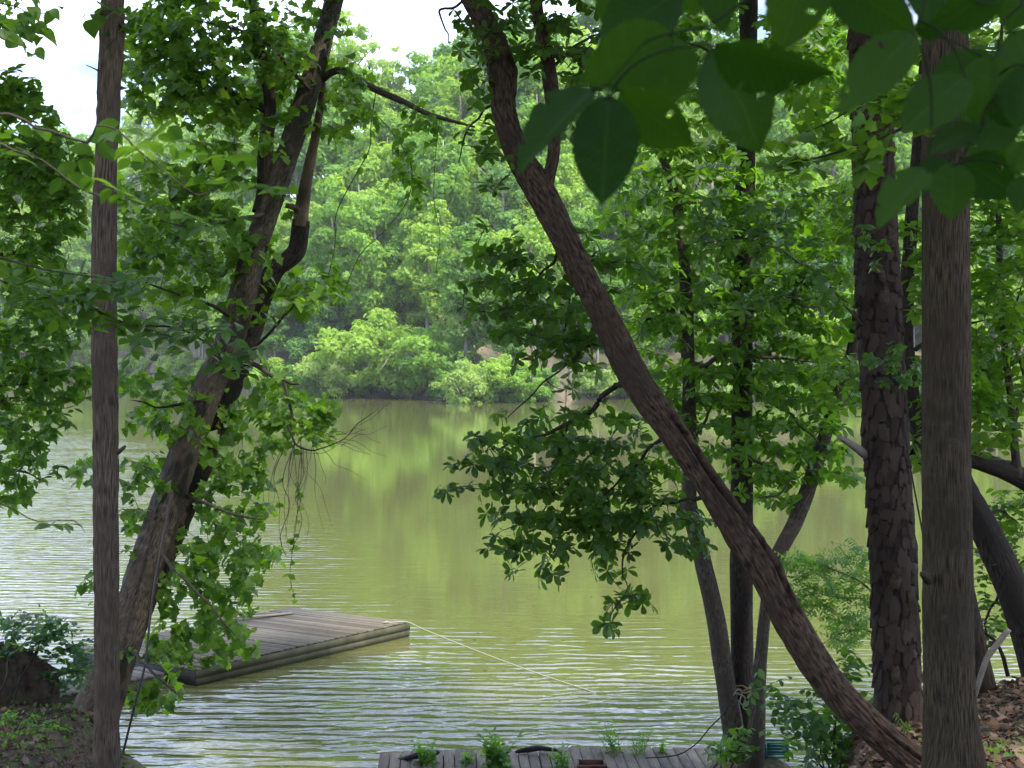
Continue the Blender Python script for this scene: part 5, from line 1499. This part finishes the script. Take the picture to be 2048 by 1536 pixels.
# plank walkway from the bank to the raft, half hidden by the forked trunk
ga = at(85, 1372, 22.6); ga[2] = .25
gb = at(330, 1352, 24.4); gb[2] = .25
dv = gb - ga; dv[2] = 0; Lg = np.linalg.norm(dv); dv /= Lg; sd = np.array([-dv[1], dv[0], 0])
o = thing("walkway", "narrow grey board walkway joining the bank to the raft behind the forked trunk", "walkway", ga)
for k in range(13):
    mb = MB(); box(mb, ga + dv * Lg * k / 13 + Zv * rng.uniform(-.004, .004), dv * (Lg / 13 - .012), sd * .75, Zv * .035, jit=.002); part("plank", mb, M_DECK, o)
for s_ in (.04, .66):
    mb = MB(); box(mb, ga + sd * s_ - Zv * .16, dv * Lg, sd * .045, Zv * .158); part("joist", mb, M_FASCIA, o)
for k in (.08, .55):
    mb = MB(); box(mb, ga + dv * Lg * k + sd * .3 - Zv * 1.4, dv * .1, sd * .1, Zv * 1.24); part("post", mb, M_FLOAT, o)

# ------------------------------------------------------------------ pier under the viewpoint
ZP = .42
xa, xb = -1.72, 3.1
pier = thing("pier", "old grey board pier overgrown with weeds at the shore", "pier", (xa, 18.3, ZP))
x = xa; k = 0
while x < xb:
    w = rng.uniform(.138, .15)
    far_ = 19.28 + .12 * (x > .5) + rng.normal() * .02 - .12 * sstep(-1.2, -1.72, x)
    skew = -.05
    mb = MB(); box(mb, (x + .006, 17.35, ZP - .04 + rng.normal() * .004), (w - .012, 0, 0), (skew * (far_ - 17.35) + 0, far_ - 17.35, 0), (0, 0, .04), jit=.003)
    part("plank", mb, M_PIER, pier); x += w; k += 1
for yy in (17.7, 19.12):
    mb = MB(); box(mb, (xa - .05, yy, ZP - .2), (xb - xa, 0, 0), (0, .06, 0), (0, 0, .155)); part("joist", mb, M_FASCIA, pier)
for xx in (-1.5, .7, 2.8):
    for yy in (17.8, 18.95):
        mb = MB(); tube(mb, [(xx, yy, -1.5), (xx, yy, -.4), (xx, yy, ZP - .2)], [.07] * 3, 10, .5); part("post", mb, M_FLOAT, pier, True)
# rubber or rotted lip along the lake edge
o = thing("rotted_log", "black rotted log lying along the pier's lake edge between the weeds", "log", at(1080, 1500, 19.2))
P, r_ = px_path([(1030, 1506, 19.1, 6), (1045, 1500, 19.1, 10), (1075, 1494, 19.1, 12), (1105, 1496, 19.1, 9), (1125, 1499, 19.1, 5)])
P[:, 2] = ZP + .03 + np.array([0, .02, .05, .03, 0])
mb = MB(); tube(mb, P, r_, 9, .03, bumps(.6, .12, 3)); part("wood", mb, M_BLACKWOOD, o, True)
o = thing("dark_pole", "dark pole end poking out over the water at the pier's corner", "pole", at(800, 1521, 18.9))
P, r_ = px_path([(778, 1521, 19.0, 5), (800, 1519, 18.9, 9), (830, 1512, 18.8, 12), (870, 1506, 18.8, 12), (878, 1502, 18.8, 8)])
mb = MB(); tube(mb, P, r_, 9, .04, bumps(.4, .1, 6)); part("wood", mb, M_BLACKWOOD, o, True)

# rusty open box on the boards
c0 = at(1156, 1531, 18.0); c0[2] = ZP
o = thing("rusty_box", "small rust-brown open box sitting on the pier boards", "box", c0)
w, d_, hh = .36, .26, .17
for nm, (ox, oy), (ax, ay), (bx, by) in (("side", (0, 0), (w, 0), (0, .02)), ("side", (0, d_), (w, 0), (0, .02)), ("end", (0, .022), (.02, 0), (0, d_ - .024)), ("end", (w - .02, .022), (.02, 0), (0, d_ - .024))):
    mb = MB(); box(mb, c0 + [ox, oy, 0], (ax, ay, 0), (bx, by, 0), (0, 0, hh)); part(nm, mb, M_RUST, o)
mb = MB(); box(mb, c0 + [.022, .022, .002], (w - .044, 0, 0), (0, d_ - .026, 0), (0, 0, .015)); part("floor_panel", mb, M_RUST, o)
mb = MB(); box(mb, c0 + [-.015, -.024, hh - .03], (w + .03, 0, 0), (0, .022, 0), (0, 0, .04)); part("rim", mb, M_RUST, o)

# teal slatted crate beside the clump
c0 = at(1532, 1518, 17.9); gz = float(ground_z(c0[0], c0[1])); c0[2] = gz
o = thing("teal_crate", "teal slatted plastic crate half hidden in the shrubs by the three-stem clump", "crate", c0)
top = EYE - (1487 - HOR) / FPX * 17.9 - gz
ns = 5
for k in range(ns):
    for fy in (0, .22):
        mb = MB(); box(mb, c0 + [0, fy, top * k / ns + .005], (.28, 0, 0), (0, .012, 0), (0, 0, top / ns * .62)); part("slat", mb, M_TEAL, o)
    for fx in (0, .268):
        mb = MB(); box(mb, c0 + [fx, .014, top * k / ns + .005], (.012, 0, 0), (0, .204, 0), (0, 0, top / ns * .62)); part("slat", mb, M_TEAL, o)
for fx, fy in ((-.014, -.014), (.272, -.014), (-.014, .224), (.272, .224)):
    mb = MB(); box(mb, c0 + [fx, fy, -.03], (.022, 0, 0), (0, .022, 0), (0, 0, top + .03)); part("corner_post", mb, M_TEAL, o)

# weeds on the pier
def weed(label, cx, base_y, hpx, wpx, Y, L, n_stems, style='ovate', arr='alternate'):
    b0 = at(cx, base_y, Y); b0[2] = ZP
    p_ = Plant("weed", label, "weed", b0)
    cs = []; Ds = []
    for k in range(n_stems):
        tx = cx + rng.uniform(-.5, .5) * wpx; ty = base_y - hpx * rng.uniform(.55, 1)
        s0 = b0 + [rng.uniform(-.3, .3) * wpx / FPX * Y, rng.uniform(-.1, .1), -.02]; e = at(tx, ty, Y + rng.uniform(-.2, .2))
        e[2] = max(e[2], ZP + .08)
        mid = (s0 + e) / 2 + rng.normal(size=3) * .02
        p_.stem("stem", None, M_WEED, 5, .05, world=([s0, mid, e], [.005, .004, .0015]), smooth=False)
        for f in (.45, .7, 1.0):
            c = s0 * (1 - f) + e * f; cs.append(c); Ds.append(norm(e - s0 + rng.normal(size=3) * .05))
    pl = gen_leaves(arr, np.array(cs), np.array(Ds), L)
    p_.add_leaves(style, M_WEED, *pl)
    p_.finish(200)


weed("low spreading weed at the pier's corner over the dark pole", 850, 1536, 55, 60, 18.7, .07, 9)
weed("tall leafy weed clump growing through the pier boards beside the black log", 1000, 1548, 84, 80, 18.5, .1, 14)
weed("narrow-leaved weed tuft between the black log and the rusty box", 1130, 1540, 55, 60, 18.5, .085, 9, 'narrow')
weed("airy pale weed rising behind the rusty box over the water", 1225, 1510, 72, 70, 19.15, .075, 9, 'narrow')
weed("sparse wispy weed standing next to the airy pale weed", 1285, 1505, 50, 45, 19.1, .06, 6, 'narrow')
weed("tiny sprig on the pier's lake edge toward the clump", 1322, 1502, 24, 18, 19.1, .05, 3)
weed("small weed sprig in a gap between boards by the corner weed", 940, 1536, 38, 22, 18.7, .08, 3)

# ------------------------------------------------------------------ dark root mound on the bank, leaf litter
b0 = at(25, 1400, 16.6)
o = thing("root_mound", "dark earthy root mound at the lake's edge under the bluish shrub", "root mound", (b0[0], b0[1], float(ground_z(b0[0], b0[1]))))
n_, m_ = 90, 44
th = np.linspace(0, 2 * np.pi, n_, endpoint=False); ph = np.linspace(0, math.pi / 2, m_)
TH, PH = np.meshgrid(th, ph)
rr = 1 + .8 * (fnoise(np.cos(TH) * 2.2 + PH * 2 + 20, np.sin(TH) * 2.2 + 30 + PH, 4) - .45) + .5 * (fnoise(np.cos(TH) * 9 + 20 + PH * 6, np.sin(TH) * 9 + 30, 4) - .45)
cz = o.location.z - .15
V = np.stack([b0[0] - .1 + rr * .66 * np.cos(PH) ** .8 * np.cos(TH), b0[1] + rr * .5 * np.cos(PH) ** .8 * np.sin(TH), cz + (.75 + .25 * rr) * .92 * np.sin(PH)], -1)
ii, jj = np.meshgrid(np.arange(m_ - 1), np.arange(n_), indexing='ij')
F = np.stack([ii * n_ + jj, ii * n_ + (jj + 1) % n_, (ii + 1) * n_ + (jj + 1) % n_, (ii + 1) * n_ + jj], -1).reshape(-1, 4)
mb = MB(); mb.add(V, [F]); part("mound", mb, M_ROCK, o, True)
for k in range(16):
    a = rng.uniform(-2.8, -.3)
    s0 = np.array([b0[0] - .1 + .5 * math.cos(a), b0[1] + .42 * math.sin(a), cz + rng.uniform(.4, .9)])
    mb = MB(); tube(mb, [s0 - [0, -.1, 0], s0 + [rng.uniform(-.2, .2), -.15, -.15], s0 + [rng.uniform(-.35, .35), -.3, -.55]], [.022, .016, .006], 6, .04, bumps(.4, .1, k))
    part("root", mb, M_TWIG, o, True)

nl = 15000
lx = np.concatenate([rng.uniform(2.0, 6.0, nl // 2), rng.uniform(-7.5, -4.2, nl // 6), rng.uniform(-4.2, 3, nl // 6)])
ly = np.concatenate([rng.uniform(7.0, 14.6, nl // 2), rng.uniform(12.5, 17.2, nl // 6), rng.uniform(8, 17, nl // 6)])
lz = ground_z(lx, ly)
ok = lz > .3
C = np.stack([lx, ly, lz + .012 + .03 * rng.random(len(lx)) ** 2], 1)[ok]
N_ = len(C)
Nn = norm(np.array([0, 0, 1.0]) + rng.normal(size=(N_, 3)) * .38)
d = norm(rng.normal(size=(N_, 3)) * [1, 1, .15]); X = norm(d - Nn * (d * Nn).sum(1, keepdims=True)); Yv = np.cross(Nn, X)
Ls = rng.uniform(.045, .12, N_)
mb = MB()
for k, st in enumerate(('ovate', 'lobed', 'obovate')):
    V, F = TEMPL[st][k]
    sel = np.where(np.arange(N_) % 3 == k)[0]
    W = C[sel][:, None] + Ls[sel][:, None, None] * (V[None, :, 0:1] * X[sel][:, None] + V[None, :, 1:2] * Yv[sel][:, None] + (V[None, :, 2:3] + .12 * np.sin(V[None, :, 0:1] * 5)) * Nn[sel][:, None])
    mb.add(W.reshape(-1, 3), [(F[None] + (np.arange(len(sel)) * len(V))[:, None, None]).reshape(-1, 3)], np.repeat(rng.random(len(sel)), len(F)))
o = link("leaf_litter", mb.mesh("leaf_litter", M_LITTER), kind="stuff")
o["label"] = "brown fallen leaves covering the bank"; o["category"] = "leaf litter"

mb = MB()
for k in range(420):
    x = rng.uniform(1.9, 5.5) if k % 2 else rng.uniform(-7, -4.4); y = rng.uniform(8, 14.5) if k % 2 else rng.uniform(12.8, 17)
    z = float(ground_z(x, y))
    if z < .3: continue
    a = rng.uniform(0, 6.28); Ln = rng.uniform(.1, .5)
    d = np.array([math.cos(a), math.sin(a), rng.uniform(-.1, .25)]) * Ln / 2
    c = np.array([x, y, z + .03])
    tube(mb, [c - d, c + rng.normal(size=3) * .02, c + d], [.004, rng.uniform(.003, .009), .002], 4, .1)
o = link("twig_litter", mb.mesh("twig_litter", M_TWIG), kind="stuff")
o["label"] = "fallen twigs scattered over the brown leaves on the bank"; o["category"] = "twigs"

mb = MB()
for (cx, cy, rx, ry, nn) in ((-5.4, 14.9, .8, 1.2, 650), (-5.0, 16.6, .6, .8, 350), (3.9, 9.6, .7, .6, 500), (3.3, 12.6, .6, .5, 500)):
    x = cx + rx * rng.normal(size=nn) * .6; y = cy + ry * rng.normal(size=nn) * .6
    C = np.stack([x, y, ground_z(x, y) + .01 + .05 * rng.random(nn)], 1)
    N1 = norm(rng.normal(size=(nn, 3)) * [1, 1, .5] + [0, -.3, .9])
    V, F = diamonds(C, N1, .022, .7); mb.add(V, [F], rng.random(nn))
o = link("ground_weeds", mb.mesh("ground_weeds", M_WEED), kind="stuff")
o["label"] = "tiny green weeds and moss tufts among the fallen leaves"; o["category"] = "weeds"

# specks of drifting leaf on the lake
nd_ = 160
yy = 20.5 + 55 * rng.random(nd_) ** 1.5; xx = yy * rng.uniform(-.33, .3, nd_)
C = np.stack([xx, yy, np.full(nd_, .006)], 1)
V, F = diamonds(C, norm(np.array([0, 0, 1.0]) + rng.normal(size=(nd_, 3)) * .08), .03, .6)
mb = MB(); mb.add(V, [F], rng.random(nd_))
o = link("floating_leaves", mb.mesh("floating_leaves", M_LITTER), kind="stuff")
o["label"] = "tiny pale leaves drifting on the lake surface"; o["category"] = "leaves"

# ------------------------------------------------------------------ thin summer haze over the lake
mb = MB()
box(mb, (-420, -40, -3.2), (840, 0, 0), (0, 760, 0), (0, 0, 175))
m, n, l, out = new_mat("haze")
v = n.new("ShaderNodeVolumePrincipled")
v.inputs["Color"].default_value = (.95, .98, 1, 1)
v.inputs["Density"].default_value = .00020
l.new(v.outputs[0], out.inputs["Volume"])
link("haze", mb.mesh("haze", m), kind="stuff")
SC.cycles.volume_bounces = 0
